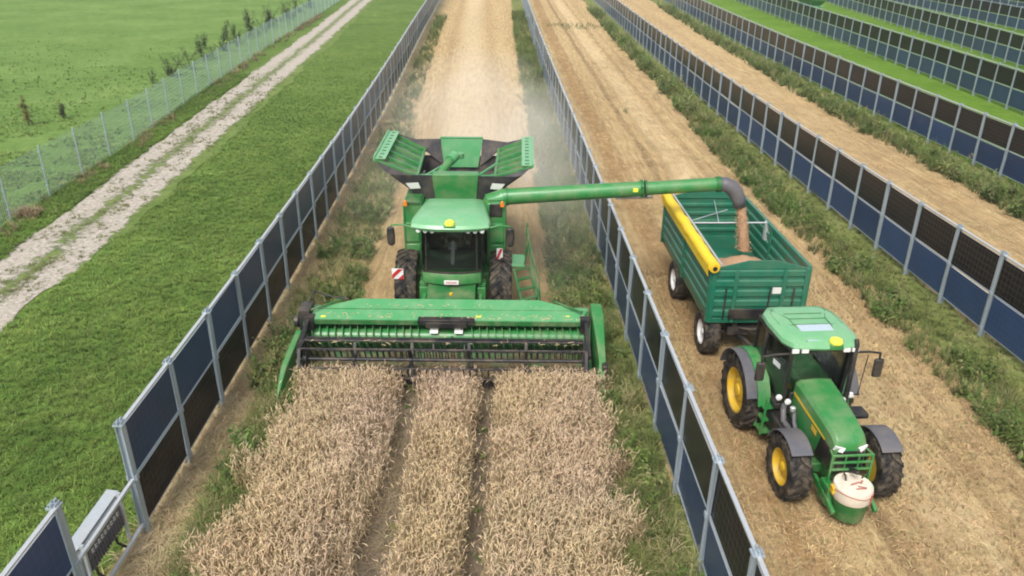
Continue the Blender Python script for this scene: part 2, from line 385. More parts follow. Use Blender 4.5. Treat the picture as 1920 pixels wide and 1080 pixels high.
def track_build(nt, p, g, uv):
    su = nd(nt, 'ShaderNodeSeparateXYZ'); nt.links.new(uv, su.inputs[0])
    wob = math_(nt, 'ADD', math_(nt, 'MULTIPLY', math_(nt, 'SUBTRACT', noise(nt, g, .35, 3), .5), .9), math_(nt, 'MULTIPLY', math_(nt, 'SUBTRACT', noise(nt, g, 1.8, 4, .7), .5), 1.2))
    u = math_(nt, "ADD", math_(nt, "SUBTRACT", su.outputs[0], 1.45), wob)
    n = noise(nt, g, 7, 6, .7); n2 = noise(nt, g, .8, 5, .7); n3 = noise(nt, g, 3.2, 6, .75)
    st = ramp(nt, n, [(.3, (.25, .215, .17)), (.5, (.43, .385, .325)), (.7, (.60, .55, .48))])
    # grass between the wheel tracks and creeping in from the sides
    mid = nd(nt, 'ShaderNodeMapRange'); mid.inputs[1].default_value = .75; mid.inputs[2].default_value = .0; nt.links.new(math_(nt, 'ABSOLUTE', u), mid.inputs[0])
    side = nd(nt, 'ShaderNodeMapRange'); side.inputs[1].default_value = 1.25; side.inputs[2].default_value = 1.9; nt.links.new(math_(nt, 'ABSOLUTE', u), side.inputs[0])
    m = math_(nt, 'ADD', math_(nt, 'MULTIPLY', mid.outputs[0], .33), math_(nt, 'MULTIPLY', side.outputs[0], .8))
    gmr = nd(nt, 'ShaderNodeMapRange'); gmr.inputs[1].default_value = .70; gmr.inputs[2].default_value = .88; nt.links.new(math_(nt, 'ADD', m, math_(nt, 'MULTIPLY', math_(nt, 'ADD', n3, math_(nt, 'MULTIPLY', n2, .5)), .75)), gmr.inputs[0]); gm = gmr.outputs[0]
    gc = ramp(nt, n2, [(.35, (.09, .15, .03)), (.6, (.17, .225, .065))])
    nt.links.new(mixc(nt, gm, st, gc), p.inputs['Base Color']); bump(nt, p, math_(nt, 'ADD', n, gm), .8, .06)

def sheet(name, left, right, ys, z, mat, label=None, nu=8, jitter=0.0, und=0.0):
    """a ground sheet between two plan curves; u is metres across, v metres along"""
    V = []; F = []; UV = []
    for j, y in enumerate(ys):
        a = float(left(y)); b = float(right(y))
        a += jitter * (vnoise(a * 3, y, 1.1, 3) - .5) * 2; b += jitter * (vnoise(b * 3 + 9, y, 1.1, 4) - .5) * 2
        for i in range(nu + 1):
            x = a + (b - a) * i / nu; V.append((x, y, z + und * float(vnoise(x, y, 1.7, 8) - .5))); UV.append((x - float(left(y)), y))
    for j in range(len(ys) - 1):
        for i in range(nu): q = j * (nu + 1) + i; F.append((q, q + 1, q + nu + 2, q + nu + 1))
    me = bpy.data.meshes.new(name); me.from_pydata(V, [], F); me.materials.append(mat)
    uv = me.uv_layers.new(name='UVMap'); li = np.empty(len(me.loops), int); me.loops.foreach_get('vertex_index', li)
    uv.data.foreach_set('uv', np.array(UV, np.float32)[li].ravel())
    me.polygons.foreach_set('use_smooth', [True] * len(me.polygons))
    o = bpy.data.objects.new(name, me); COL.objects.link(o); o['kind'] = 'structure'; return o

YS = [y * .5 for y in range(-20, 60)] + [30 + 1.5 * i for i in range(120)]
M['meadow'] = uvmat('meadow_grass', grass_build((.085, .16, .032), (.145, .245, .055), (.22, .32, .095), (.28, .30, .12), .25))
M['lawn'] = uvmat('mown_grass', grass_build((.065, .12, .022), (.115, .19, .036), (.18, .26, .062), (.28, .29, .11), .3))
M['bright'] = uvmat('bright_grass', grass_build((.075, .165, .015), (.125, .24, .022), (.19, .30, .05), (.28, .28, .10), .25))
M['soil'] = uvmat('field_soil', soil_build)
M['track'] = uvmat('track_gravel', track_build)
M['stubble_mid'] = uvmat('stubble_fresh', stubble_build([(4.0, 1.6, (.70, .56, .36), .6), (2.2, .5, (.38, .26, .13), .5), (5.9, .5, (.38, .26, .13), .45)], 3.0))
M['stubble_haul'] = uvmat('stubble_driven', stubble_build([(3.75, .26, (.20, .13, .07), .8), (4.4, .22, (.28, .19, .10), .5), (7.0, .25, (.30, .20, .11), .4), (1.9, .55, (.30, .16, .06), .7), (2.4, .2, (.22, .13, .06), .5), (6.1, .25, (.26, .18, .09), .5), (5.1, .9, (.78, .63, .38), .5)], 11.0))
M['stubble_far'] = uvmat('stubble_pale', stubble_build([(1.6, 1.2, (.80, .66, .40), .65), (5.0, .6, (.40, .27, .15), .5)], 23.0))
M['verge_dry'] = uvmat('verge_hay', grass_build((.26, .20, .10), (.44, .35, .19), (.60, .48, .28), (.20, .22, .08), .5))
M['verge'] = uvmat('verge_soil', grass_build((.12, .15, .045), (.20, .23, .07), (.29, .30, .11), (.46, .38, .20), .55))

trk_l = lambda y: float(np.interp(y, [-10, 10, 24.3, 31.1, 40.2, 53.7, 78.6, 109, 121, 220], [-16.0, -16.6, -17.2, -17.6, -18.3, -19.2, -20.7, -22.8, -23.6, -30]))
trk_r = lambda y: float(np.interp(y, [-10, 10, 20, 26, 32.6, 43.3, 57.8, 80, 109.7, 220], [-14.4, -14.4, -14.4, -14.3, -14.5, -15.2, -16.1, -17.4, -19.4, -27]))
fen = lambda y: float(np.interp(y, [-10, 27.9, 34.2, 40, 48, 58, 71.6, 96.8, 120.7, 220], [-18.4, -19.0, -19.3, -19.6, -20.4, -21.2, -22.2, -23.6, -25.1, -31]))
big = sheet('ground', lambda y: -420, lambda y: 420, [-60, 0, 60, 120, 200, 300, 420, 600], -.012, M['meadow'])
sheet('meadow', lambda y: -150, lambda y: fen(y) - .3, YS, -.004, M['meadow'], nu=4)
sheet('grass_strip', lambda y: fen(y) - .3, lambda y: float(rowx('A', y)) - .2, YS, 0.0, M['lawn'], nu=10, und=.03)
sheet('dirt_track', lambda y: trk_l(y) - .1, lambda y: trk_r(y) + .1, YS, .022, M['track'], nu=10, jitter=.35)
sheet('verge', lambda y: float(rowx('A', y)) - .35, lambda y: -5.4 + (float(rowx('A', y)) + 6.9) , YS, 0.019, M['verge_dry'], nu=3, jitter=.12)
sheet('field_soil', lambda y: -5.9 + (float(rowx('A', y)) + 6.9), lambda y: 1.9 + (float(rowx('B', y)) - 3.2), YS[:57], .028, M['soil'], nu=8)
sheet('harvested_stubble', lambda y: float(rowx('A', y)) + 1.1, lambda y: float(rowx('B', y)) - 1.6, [17.0 + i for i in range(0, 190)], .032, M['stubble_mid'], nu=10, jitter=.25)
sheet('field_verge', lambda y: float(rowx('B', y)) - 1.75, lambda y: float(rowx('B', y)) + .35, YS, .002, M['verge'], nu=3)
sheet('haul_lane_stubble', lambda y: float(rowx('B', y)) + .1, lambda y: float(rowx('C', y)) - 1.5, YS, .006, M['stubble_haul'], nu=10, jitter=.2)
sheet('lane_verge', lambda y: float(rowx('C', y)) - 2.0, lambda y: float(rowx('C', y)) + .5, YS, .001, M['verge'], nu=3)
sheet('pale_stubble_lane', lambda y: float(rowx('C', y)) + .3, lambda y: float(rowx('D', y)) - 1.9, YS, .005, M['stubble_far'], nu=10, jitter=.25)
sheet('grass_verge', lambda y: float(rowx('D', y)) - 2.2, lambda y: float(rowx('D', y)) + .05, YS, .0, M['verge'], nu=3)
sheet('grass_lane', lambda y: float(rowx('D', y)) + .05, lambda y: float(rowx('H', y)) + 60, YS, .004, M['bright'], nu=8)

# ------------------------------------------------------------------ rows of upright solar panels
STEP = 2.15
def module_mesh(name, left, right):
    mb = MB(); L, h, t = 1.975, 1.03, .018
    x = t; y0, y1, z0, z1 = .0875, .0875 + L, 0, h
    P = [(-x, y0, z0), (x, y0, z0), (x, y1, z0), (-x, y1, z0), (-x, y0, z1), (x, y0, z1), (x, y1, z1), (-x, y1, z1)]
    mb.add(P, [(0, 4, 7, 3)], 0); mb.add(P, [(1, 2, 6, 5)], 1); mb.add(P, [(0, 1, 5, 4), (3, 7, 6, 2), (4, 5, 6, 7), (0, 3, 2, 1)], 2)
    return mb.mesh(name, [M[left], M[right], M['alu']])
ME_UP = module_mesh('upper_panel', 'cell_black', 'cell_blue'); ME_LO = module_mesh('lower_panel', 'cell_blue', 'cell_black')
def post_mesh():
    mb = MB()       # C-section post with its lips, a foot plate, and the clamps
    w, dpt = .075, .06
    for sx in (-1, 1):
        mb.box(min(sx * dpt, sx * (dpt - .012)), max(sx * dpt, sx * (dpt - .012)), -w, w, -.05, 2.545)
    mb.box(-dpt + .012, dpt - .012, -.008, .008, -.05, 2.54)
    for sx in (-1, 1):
        x0, x1 = sorted((sx * (dpt + .001), sx * (dpt + .012)))
        mb.box(x0, x1, -.022, .022, .0, 2.5)      # rolled rib
        for z in (1.335,): mb.box(*sorted((sx * dpt, sx * (dpt + .035))), -.05, .05, z - .05, z + .05)
        mb.box(*sorted((sx * dpt, sx * (dpt + .02))), -.055, .055, .18, .30)
    mb.box(-.09, .09, -.085, .085, 2.47, 2.50)
    mb.box(-.012, .012, -.09, -.03, 2.5, 2.575); mb.box(-.012, .012, .03, .09, 2.5, 2.575)
    me = mb.mesh('post', M['galv']); return me
ME_POST = post_mesh()
def obj(name, me, parent, loc=(0, 0, 0), rz=0.0):
    o = bpy.data.objects.new(name, me); COL.objects.link(o); o.parent = parent; o.location = loc; o.rotation_euler = (0, 0, rz); return o
def solar_row(k, y_first, y_start, y_end, label, gap=None):
    # march along the row curve with equal steps, through the known post at y_first
    def march(y, sgn, stop):
        out = []
        while (y - stop) * sgn < 0:
            s = float(rowx(k, y + .5) - rowx(k, y - .5)); y += sgn * STEP / math.hypot(1, s); out.append(y)
        return out
    ys = march(y_first, -1, y_start)[::-1] + [y_first] + march(y_first, 1, y_end)
    pts = [(float(rowx(k, y)), y) for y in ys]; o0 = pts[0]
    row = empty('solar_panel_row', (o0[0], o0[1], 0)); tag(row, label, 'solar panels', 'rows of upright solar panels')
    rails = {'top_rail': (2.44, .035), 'middle_rail': (1.335, .02), 'bottom_rail': (.255, .022)}
    rm = {n: MB() for n in rails}; far = MB(); cnt = 0; fp = MB()
    for i, (x, y) in enumerate(pts):
        lx, ly = x - o0[0], y - o0[1]
        rz = 0
        if i < len(pts) - 1:
            dx, dy = pts[i + 1][0] - x, pts[i + 1][1] - y; rz = math.atan2(-dx, dy)
        if i < 100:
            q = obj('post', ME_POST, row, (lx, ly, rng.normal(0, .012)), rz); q.rotation_euler = (R(rng.normal(0, .5)), R(rng.normal(0, .4)), rz + R(rng.normal(0, 1.5)))
        if i == len(pts) - 1: break
        jz = .008 * math.sin(i * 2.3) 
        a = Vector((lx, ly, 0)); b = Vector((lx + dx, ly + dy, 0)); e = (b - a).normalized() * .055
        if gap and gap(y):
            for n in rm:
                if rm[n].v: rm[n].build(n, M['alu'] if n == 'top_rail' else M['galv'], row)
                rm[n] = MB()
            for z, r in ((1.30, .03), (.28, .03)): q_ = MB(); q_.bar(a + e + Vector((0, 0, z)), b - e + Vector((0, 0, z)), r * 2, r * 2); q_.build('bay_rail', M['alu'], row)
            continue
        for n, (z, r) in rails.items():
            ee = e if n != 'top_rail' else e * 0
            rm[n].bar(a + ee + Vector((0, 0, z + .05 * (n == 'top_rail'))), b - ee + Vector((0, 0, z + .05 * (n == 'top_rail'))), .07 if n == 'top_rail' else .05, r)
        for me, z in ((ME_UP, 1.40), (ME_LO, .285)):
            if cnt < 100:
                q = obj('solar_panel', me, row, (lx, ly, z - .025 + jz), rz); q.rotation_euler = (0, R(rng.normal(0, .7)), rz + R(rng.normal(0, .25))); cnt += 1
            else:
                y0, y1 = .0875, 2.06; c, s = math.cos(rz), math.sin(rz)
                T = lambda px, py, pz: (lx + px * c - py * s, ly + px * s + py * c, pz)
                z0 = z - .025; P = [T(-.018, y0, z0), T(.018, y0, z0), T(.018, y1, z0), T(-.018, y1, z0), T(-.018, y0, z0 + 1.03), T(.018, y0, z0 + 1.03), T(.018, y1, z0 + 1.03), T(-.018, y1, z0 + 1.03)]
                up = me is ME_UP
                far.add(P, [(0, 4, 7, 3)], 0 if up else 1); far.add(P, [(1, 2, 6, 5)], 1 if up else 0); far.add(P, [(0, 1, 5, 4), (3, 7, 6, 2), (4, 5, 6, 7), (0, 3, 2, 1)], 2)
    for n in rm: rm[n].build(n, M['alu'] if n == 'top_rail' else M['galv'], row)
    if far.v: tag(far.build('solar_panels', [M['cell_black'], M['cell_blue'], M['alu']], row), kind='stuff')
    return row
solar_row('A', 9.32, 3.5, 138, 'row of upright solar panels left of the wheat, with one empty bay holding a cabinet', gap=lambda y: 9.0 < y < 10.5)
solar_row('B', 8.5, 3.5, 138, 'row of upright solar panels running between the combine and the tractor')
solar_row('C', 19.7, 11, 138, 'row of upright solar panels right of the tractor, behind a strip of tall weeds')
solar_row('D', 35.1, 27, 138, 'row of upright solar panels with pale stubble before it and bright green grass behind')
solar_row('E', 50.4, 42, 138, 'row of upright solar panels on bright green grass, nearest of the rows standing in grass')
solar_row('F', 69.3, 58, 142, 'row of upright solar panels in grass just behind the green hopper wagon')
solar_row('G', 88, 77, 145, 'second farthest row of upright solar panels, upper right behind two grass lanes')
solar_row('H', 118, 100, 150, 'farthest row of upright solar panels, only its lower part showing in the upper right corner')

# inverter cabinet in the empty bay
t = empty('inverter_cabinet', (-7.02, 10.35, .62)); tag(t, 'white metal electrical cabinet with black front hung in the empty bay of the panel row', 'electrical cabinet')
mb = MB(); mb.box(-.13, .10, -.72, .72, .0, .62); mb.build('housing', M['lightgrey'], t, .012)
mb = MB(); mb.prism([(-.78, 0), (.78, 0), (.78, .03), (-.78, .03)], -.13, .08)
o = mb.build('canopy', M['lightgrey'], t, .008); o.location = (0, 0, .66); o.rotation_euler = (0, R(8), 0)
mb = MB(); mb.box(.105, .13, -.5, .62, .06, .50)
for i in range(14): mb.box(.132, .165, -.48 + i * .08, -.455 + i * .08, .08, .30)
mb.build('heat_sink', M['greyplastic'], t)
mb = MB()
for i in range(9):
    y = -.42 + i * .11
    mb.box(.133, .138, y, y + .07, .36, .375); mb.box(.133, .138, y, y + .02, .375, .45); mb.box(.133, .138, y + .02, y + .07, .41, .425)
mb.build('lettering', M['label'], t)
mb = MB(); mb.tube([(.05, .4, 0), (.06, .42, -.2), (.16, .5, -.36)], .025, 8); mb.tube([(.05, -.3, 0), (.06, -.3, -.2), (.15, -.25, -.36)], .025, 8); mb.build('cable', M['black'], t)
mb = MB()
for y in (-.62, .66): mb.bar((-.1, y, .66), (.15, y, .66), .03, .05); mb.bar((.14, y, .72), (.14, y, -.3), .05, .05)
build_split(mb, 'bracket', M['alu'], t)
# ------------------------------------------------------------------ wheels
def tyre(mb, c, r, w, lugs=20, lug_h=.035, m=0, rim_r=None, sweep=.32):
    rim_r = rim_r or r * .55; hw = w / 2; b = r - lug_h
    prof = [(rim_r, -hw * .78), (rim_r + .02, -hw * .9), (rim_r + (b - rim_r) * .45, -hw), (b - .05, -hw * .97), (b - .012, -hw * .84), (b, -hw * .5), (b + .004, 0),
            (b, hw * .5), (b - .012, hw * .84), (b - .05, hw * .97), (rim_r + (b - rim_r) * .45, hw), (rim_r + .02, hw * .9), (rim_r, hw * .78)]
    mb.lathe(prof, c, 'x', 48, m, closed=True)
    if not lugs: return
    da = 2 * math.pi / lugs
    for s in (-1, 1):
        for k in range(lugs):
            a0 = da * (k + (.5 if s > 0 else 0)); rings = []
            for i in range(5):
                q = i / 4; x = s * hw * (-.06 + 1.04 * q); a = a0 + sweep * q; wa = da * .20
                rb = b - .02 - (.05 if i == 4 else 0); rt = r - (.002 if i < 3 else .012 if i == 3 else .045)
                P = lambda rr, aa: (c[0] + x, c[1] + rr * math.cos(aa), c[2] + rr * math.sin(aa))
                rings.append([P(rb, a - wa * 1.25), P(rt, a - wa), P(rt, a + wa), P(rb, a + wa * 1.25)])
            mb.loft(rings, m)
def rim(mb, c, r, w, out, m=0, mh=None, dish=.1):
    """dished rim facing out (+1/-1 along x)"""
    hw = w / 2 * .82 * out; mh = m if mh is None else mh
    prof = [(r, -hw), (r, hw), (r * .93, hw), (r * .88, hw - .04 * out), (r * .80, hw - dish * out), (r * .55, hw - dish * out), (r * .45, hw - dish * .55 * out), (r * .30, hw - dish * .5 * out)]
    mb.lathe(prof, c, 'x', 40, m)
    mb.lathe([(r * .28, hw - dish * .6 * out), (r * .26, hw - dish * .2 * out), (r * .12, hw - dish * .05 * out)], c, 'x', 20, mh)
    for k in range(8):
        a = k * math.pi / 4; cc = (c[0] + hw - dish * .9 * out, c[1] + r * .42 * math.cos(a), c[2] + r * .42 * math.sin(a))
        mb.lathe([(r * .04, -.01), (r * .04, .05 * out)], cc, 'x', 6, mh)
def wheel(parent, x, y, r, w, out, rim_mat, lugs=20, lug_h=.035, rim_r=None, name='wheel', hub=None):
    rim_r = rim_r or r * .55
    mb = MB(); tyre(mb, (0, 0, 0), r, w, lugs, lug_h, 0, rim_r)
    o = mb.build(name, M['rubber'], parent); o.location = (x, y, r - .025)
    mb = MB(); rim(mb, (0, 0, 0), rim_r + .01, w, out, 0, 1, min(.13, w * .3)); mb.build('rim', [rim_mat, hub or rim_mat], o)
    return o
def arc(cx, cy, rx, ry, a0, a1, n): return [(cx + rx * math.cos(R(a0 + (a1 - a0) * i / n)), cy + ry * math.sin(R(a0 + (a1 - a0) * i / n))) for i in range(n + 1)]

# ------------------------------------------------------------------ COMBINE HARVESTER (front towards -y; origin below the front axle)
CX, CY = -1.66, 20.9
cb = empty('combine_harvester', (CX, CY, 0)); tag(cb, 'large green combine harvester cutting wheat between two panel rows', 'combine harvester')
for s in (-1, 1): wheel(cb, s * 1.34, 0, .98, .62, s, M['yellow'], 22, .05, .50)
for s in (-1, 1): wheel(cb, s * 1.2, 3.9, .66, .5, s, M['yellow'], 18, .04, .36)
# body: side shields beside the cab, long body behind
mb = MB()
mb.box(-1.46, -.92, .28, 3.2, 1.35, 3.30); mb.box(.92, 1.46, .28, 3.2, 1.35, 3.30)      # flanks
mb.box(-.92, .92, .55, 3.2, 1.2, 3.15)
mb.prism([(3.2, 1.0), (7.0, 1.25), (7.15, 1.9), (6.6, 2.75), (3.2, 3.15)], -1.42, 1.42)
mb.box(-1.0, 1.0, -.2, 5.5, .75, 1.35)
body = mb.build('body', M['green'], cb, .05)
mb = MB()
for s in (-1, 1):
    for z0, z1 in ((1.5, 2.05), (2.12, 2.7)): mb.box(*sorted((s * 1.0, s * 1.40)), .235, .282, z0, z1)
    mb.bar((s * 1.43, .25, 1.4), (s * 1.43, .25, 3.33), .05, .05)
build_split(mb, 'shield', M['green'], body, .02)
mb = MB(); mb.box(-1.40, -.95, .2, .95, 3.302, 3.34); mb.box(.95, 1.40, .45, .95, 3.302, 3.34); build_split(mb, 'deck', M['green_dark'], body, .01)
mb = MB(); mb.box(1.0, 1.36, .25, .44, 2.9, 3.28); mb.build('air_intake', M['black'], body, .02)
# fenders over the front tyres and front axle housings
mb = MB()
for s in (-1, 1):
    x0, x1 = sorted((s * .98, s * 1.5)); mb.box(x0, x1, -.25, 1.1, 1.30, 1.40); 
    mb.bar((s * .75, -.35, .55), (s * .75, -.35, 1.45), .22, .3)
mb.box(-1.1, 1.1, -.16, .16, .75, 1.12)
mb.build('axle', M['green_dark'], cb, .03)
# feeder house
mb = MB(); mb.prism([(-2.45, .35), (-2.45, .98), (-.55, 1.55), (.3, 1.65), (.3, .95)], -.66, .66)
fh = mb.build('feeder_house', M['green_dark'], cb, .02)
mb = MB()
for s in (-1, 1):
    mb.bar((s * .78, -2.3, .55), (s * .78, -.5, 1.15), .09, .16); mb.tube([(s * .86, -1.9, .5), (s * .86, -.7, .9)], .05, 10)
    mb.box(*sorted((s * .68, s * .92)), -1.0, -.8, .8, 1.25)
mb.box(-.92, -.70, -.9, -.55, 1.25, 1.35); mb.box(.70, .92, -.9, -.55, 1.25, 1.35)
mb.tube([(-.5, -.9, 1.4), (-.3, -1.2, 1.25), (-.2, -1.9, 1.1)], .03, 6); mb.tube([(.4, -.9, 1.4), (.5, -1.4, 1.22), (.3, -2.1, 1.05)], .03, 6)
mb.build('lift_arm', M['green'], fh, .01)
mb = MB(); mb.lathe([(.05, 0), (.05, .05)], (0, -1.5, 1.27), 'z', 12); mb.build('latch', M['yellow'], fh)
# cab
cab = MB(); 
W2 = .84
fl = [(-W2, -.55)] + [(-W2 + .14 - .14 * math.cos(R(a)), -.95 - .14 * math.sin(R(a))) for a in (30, 60)] + [(-.55, -1.13), (-.28, -1.19), (0, -1.21), (.28, -1.19), (.55, -1.13)] + [(W2 - .14 + .14 * math.cos(R(a)), -.95 - .14 * math.sin(R(a))) for a in (60, 30)] + [(W2, -.55)]
base = fl + [(W2, .5), (-W2, .5)]
cab.loft([[(x, y, 1.42 + .05 * (y > 0)) for x, y in base], [(x * .99, y - .02, 1.62) for x, y in base], [(x * .99, y + .02, 1.76) for x, y in base]])
cabo = cab.build('cab', M['green'], cb, .03)
mb = MB(); mb.loft([[(x * .985, y + .02, 1.762) for x, y in fl], [(x * .99, y - .02, 2.4) for x, y in fl], [(x * .96, y - .03, 3.06) for x, y in fl]], caps=False, closed=False)
mb.build('windshield', M['glass'], cabo)
mb = MB()
for s in (-1, 1): mb.plate([(s * .838, -.55, 1.762), (s * .838, .48, 1.762), (s * .81, .48, 3.06), (s * .81, -.57, 3.06)], .012)
build_split(mb, 'side_window', M['glass'], cabo)
mb = MB()
for s in (-1, 1):
    mb.bar((s * .845, -.55, 1.76), (s * .81, -.6, 3.07), .06, .07); mb.bar((s * .85, .5, 1.7), (s * .82, .5, 3.07), .09, .09)
mb.box(-.84, .84, .46, .54, 1.762, 3.06)
mb.loft([[(x * 1.0, y - .005, 1.765) for x, y in fl], [(x * 1.0, y - .005, 1.81) for x, y in fl], [(x * .985, y + .02, 1.81) for x, y in fl], [(x * .985, y + .02, 1.765) for x, y in fl]], caps=False, closed=False)
for s in (-1, 1): mb.bar((s * .70, -1.09, 1.8), (s * .68, -1.12, 3.06), .035, .03)
build_split(mb, 'pillar', M['black'], cabo)
mb = MB(); mb.box(-.8, .8, -.9, .45, 1.765, 1.80)
mb.box(-.26, .26, -.1, .4, 2.1, 2.25); mb.box(-.25, .25, .3, .42, 2.25, 2.9); mb.box(-.14, .14, .3, .4, 2.9, 3.03)
mb.box(.34, .5, -.35, .25, 2.3, 2.42)
for s in (-1, 1): mb.box(*sorted((s * .29, s * .36)), -.1, .3, 2.35, 2.42)
mb.build('seat', M['seat'], cabo, .03)
mb = MB(); mb.bar((0, -.62, 1.8), (0, -.42, 2.42), .09, .09); mb.tube([(.19 * math.cos(a * math.pi / 8), -.40 - .09 * math.sin(a * math.pi / 8), 2.45 + .17 * math.sin(a * math.pi / 8)) for a in range(17)], .018, 8)
mb.box(-.12, .1, -.5, -.42, 2.18, 2.32); mb.build('steering_wheel', M['greyplastic'], cabo)
mb = MB(); mb.box(.46, .50, -.62, -.36, 2.3, 2.52); mb.bar((.48, -.3, 2.2), (.48, -.48, 2.36), .03, .03); mb.box(-.62, -.35, -.75, -.55, 2.75, 2.95); mb.build('monitor', M['black'], cabo)
# cab roof: wide lip at the front, narrowing to the back
def roofring(z, fx, bx, f, b, k=.2):
    return [(-bx, b, z), (-bx - (fx - bx) * .35, b - .35, z), (-fx, f + .42, z), (-fx + .04, f + .12, z), (-fx * .72, f + .02, z), (-fx * .3, f - .05, z), (fx * .3, f - .05, z), (fx * .72, f + .02, z), (fx - .04, f + .12, z), (fx, f + .42, z), (bx + (fx - bx) * .35, b - .35, z), (bx, b, z)]
mb = MB(); mb.loft([roofring(3.07, 1.03, .78, -1.38, .52), roofring(3.16, 1.08, .84, -1.44, .55), roofring(3.24, 1.05, .82, -1.38, .55), roofring(3.34, .92, .72, -1.1, .5), roofring(3.385, .70, .55, -.75, .4)])
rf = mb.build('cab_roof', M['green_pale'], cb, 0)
mb = MB(); 
for x in (-.85, -.66, -.48, .48, .66, .85): mb.lathe([(.055, 0), (.06, -.05), (.03, -.065)], (x, -1.30 + .05 * abs(x), 3.05), 'y', 14)
build_split(mb, 'work_light', M['lamp'], rf)
mb = MB(); mb.lathe([(.135, 0), (.14, .04), (.12, .09), (.06, .13)], (0, -1.36, 3.25), 'z', 20); mb.build('satellite_receiver', M['gps'], rf)
mb = MB(); mb.box(-.16, .16, -1.47, -1.24, 3.13, 3.25); mb.build('receiver_bracket', M['green'], rf, .02)
mb = MB(); mb.box(-.2, .2, -1.30, -1.27, 1.48, 1.60); pl = mb.build('licence_plate', M['white'], cb, .005)
mb = MB()
for i in range(6): mb.box(-.14 + i * .05, -.115 + i * .05, -1.305, -1.301, 1.51, 1.57)
mb.build('plate_lettering', M['red'], pl)
for s in (-1, 1):
    mb = MB(); mb.tube([(s * .98, -1.2, 3.10), (s * 1.3, -1.25, 3.2), (s * 1.57, -1.18, 3.16), (s * 1.6, -1.16, 3.0)], .025, 8, 0)
    a = mb.build('mirror_arm', M['green'], cb)
    mb = MB(); mb.lathe([(.05, -.27), (.10, -.22), (.115, 0), (.10, .22), (.05, .27)], (0, 0, 0), 'z', 14); mm = mb.build('mirror', M['black'], a); mm.location = (s * 1.6, -1.16, 2.84); mm.scale = (1.0, .55, 1)
    mb = MB(); mb.lathe([(.04, 0), (.042, .05), (.025, .075)], (s * 1.36, .12, 3.34), 'z', 14); mb.box(s * 1.36 - .05, s * 1.36 + .05, .07, .17, 3.26, 3.34); mb.build('beacon', M['orange'], cb)
# warning boards
mb = MB(); mb.lathe([(.02, 0), (.17, 0), (.17, -.02), (.02, -.02)], (0, 0, 0), 'y', 20)
for nm, loc in (('warning_board', (-1.52, -.88, 1.60)), ('warning_board', (1.30, -.3, 1.92))):
    w_ = MB(); w_.box(-.16, .16, 0, .02, -.16, .16); o = w_.build(nm, M['white'], cb, .02); o.location = loc
    if loc[0] > 0: o.scale = (.55, 1, 1.5)
    for pts in ([(-.155, -.155), (-.155, -.02), (.02, .155), (.155, .155)], [(.0, -.155), (.155, 0), (.155, -.155)]):
        q = MB(); q.plate([(px, -.006, pz) for px, pz in pts], .006); q.build('stripe', M['red'], o)
    b_ = MB(); b_.bar((0, .03, .1), (0, .5, .1), .04, .04); b_.build('bracket', M['green_dark'], o)
# platform, ladder, rails on the machine's left side
mb = MB(); mb.box(1.48, 2.02, -.45, .35, 1.66, 1.72); mb.box(1.3, 1.52, -.35, .25, 1.55, 1.65); pf = mb.build('platform', M['green_top'], cb, .01)
mb = MB()
A0, A1 = Vector((1.92, -.45, 1.66)), Vector((2.28, -1.25, .45))
for dx in (0, .10):
    pass
for s in (-1, 1):
    off = Vector((.22, .12, 0)) * s; mb.bar(A0 + off, A1 + off, .07, .05)
for i in range(6):
    p = A0 + (A1 - A0) * (i / 5.2 + .03); mb.bar(p - Vector((.22, .12, 0)), p + Vector((.22, .12, 0)), .12, .03)
mb.build('ladder', M['green_dark'], pf)
mb = MB(); mb.tube([(2.03, .3, 1.7), (2.08, .3, 2.7), (2.08, -.1, 2.72), (2.18, -.45, 1.9), (2.42, -1.0, 1.0)], .025, 8)
mb.tube([(2.0, -.42, 1.7), (2.12, -.5, 2.5), (2.4, -1.05, 1.55), (2.45, -1.12, .9)], .022, 8); mb.build('handrail', M['green_dark'], pf)
# grain tank with opened hopper flaps
mb = MB()
mb.loft([[(-1.25, 1.12, 3.12), (1.25, 1.12, 3.12), (1.25, 4.05, 3.12), (-1.25, 4.05, 3.12)], [(-1.3, 1.02, 3.62), (1.3, 1.02, 3.62), (1.3, 4.1, 3.62), (-1.3, 4.1, 3.62)]], caps=False)
mb.box(-1.2, 1.2, 1.2, 4.0, 3.10, 3.14)
gt = mb.build('grain_tank', M['cloth_black'], cb)
mb = MB(); mb.plate([(-.98, 1.06, 3.16), (.92, 1.06, 3.16), (1.74, .86, 3.90), (-1.86, .86, 3.93)], .025); mb.build('front_flap', M['cloth_black'], gt)
mb = MB(); mb.plate([(-.60, 1.025, 3.17), (.60, 1.025, 3.17), (.66, .825, 3.95), (-.66, .825, 3.95)], .03); mb.box(-.66, .66, .83, 1.15, 3.94, 3.97); mb.build('front_panel', M['green'], gt, .01)
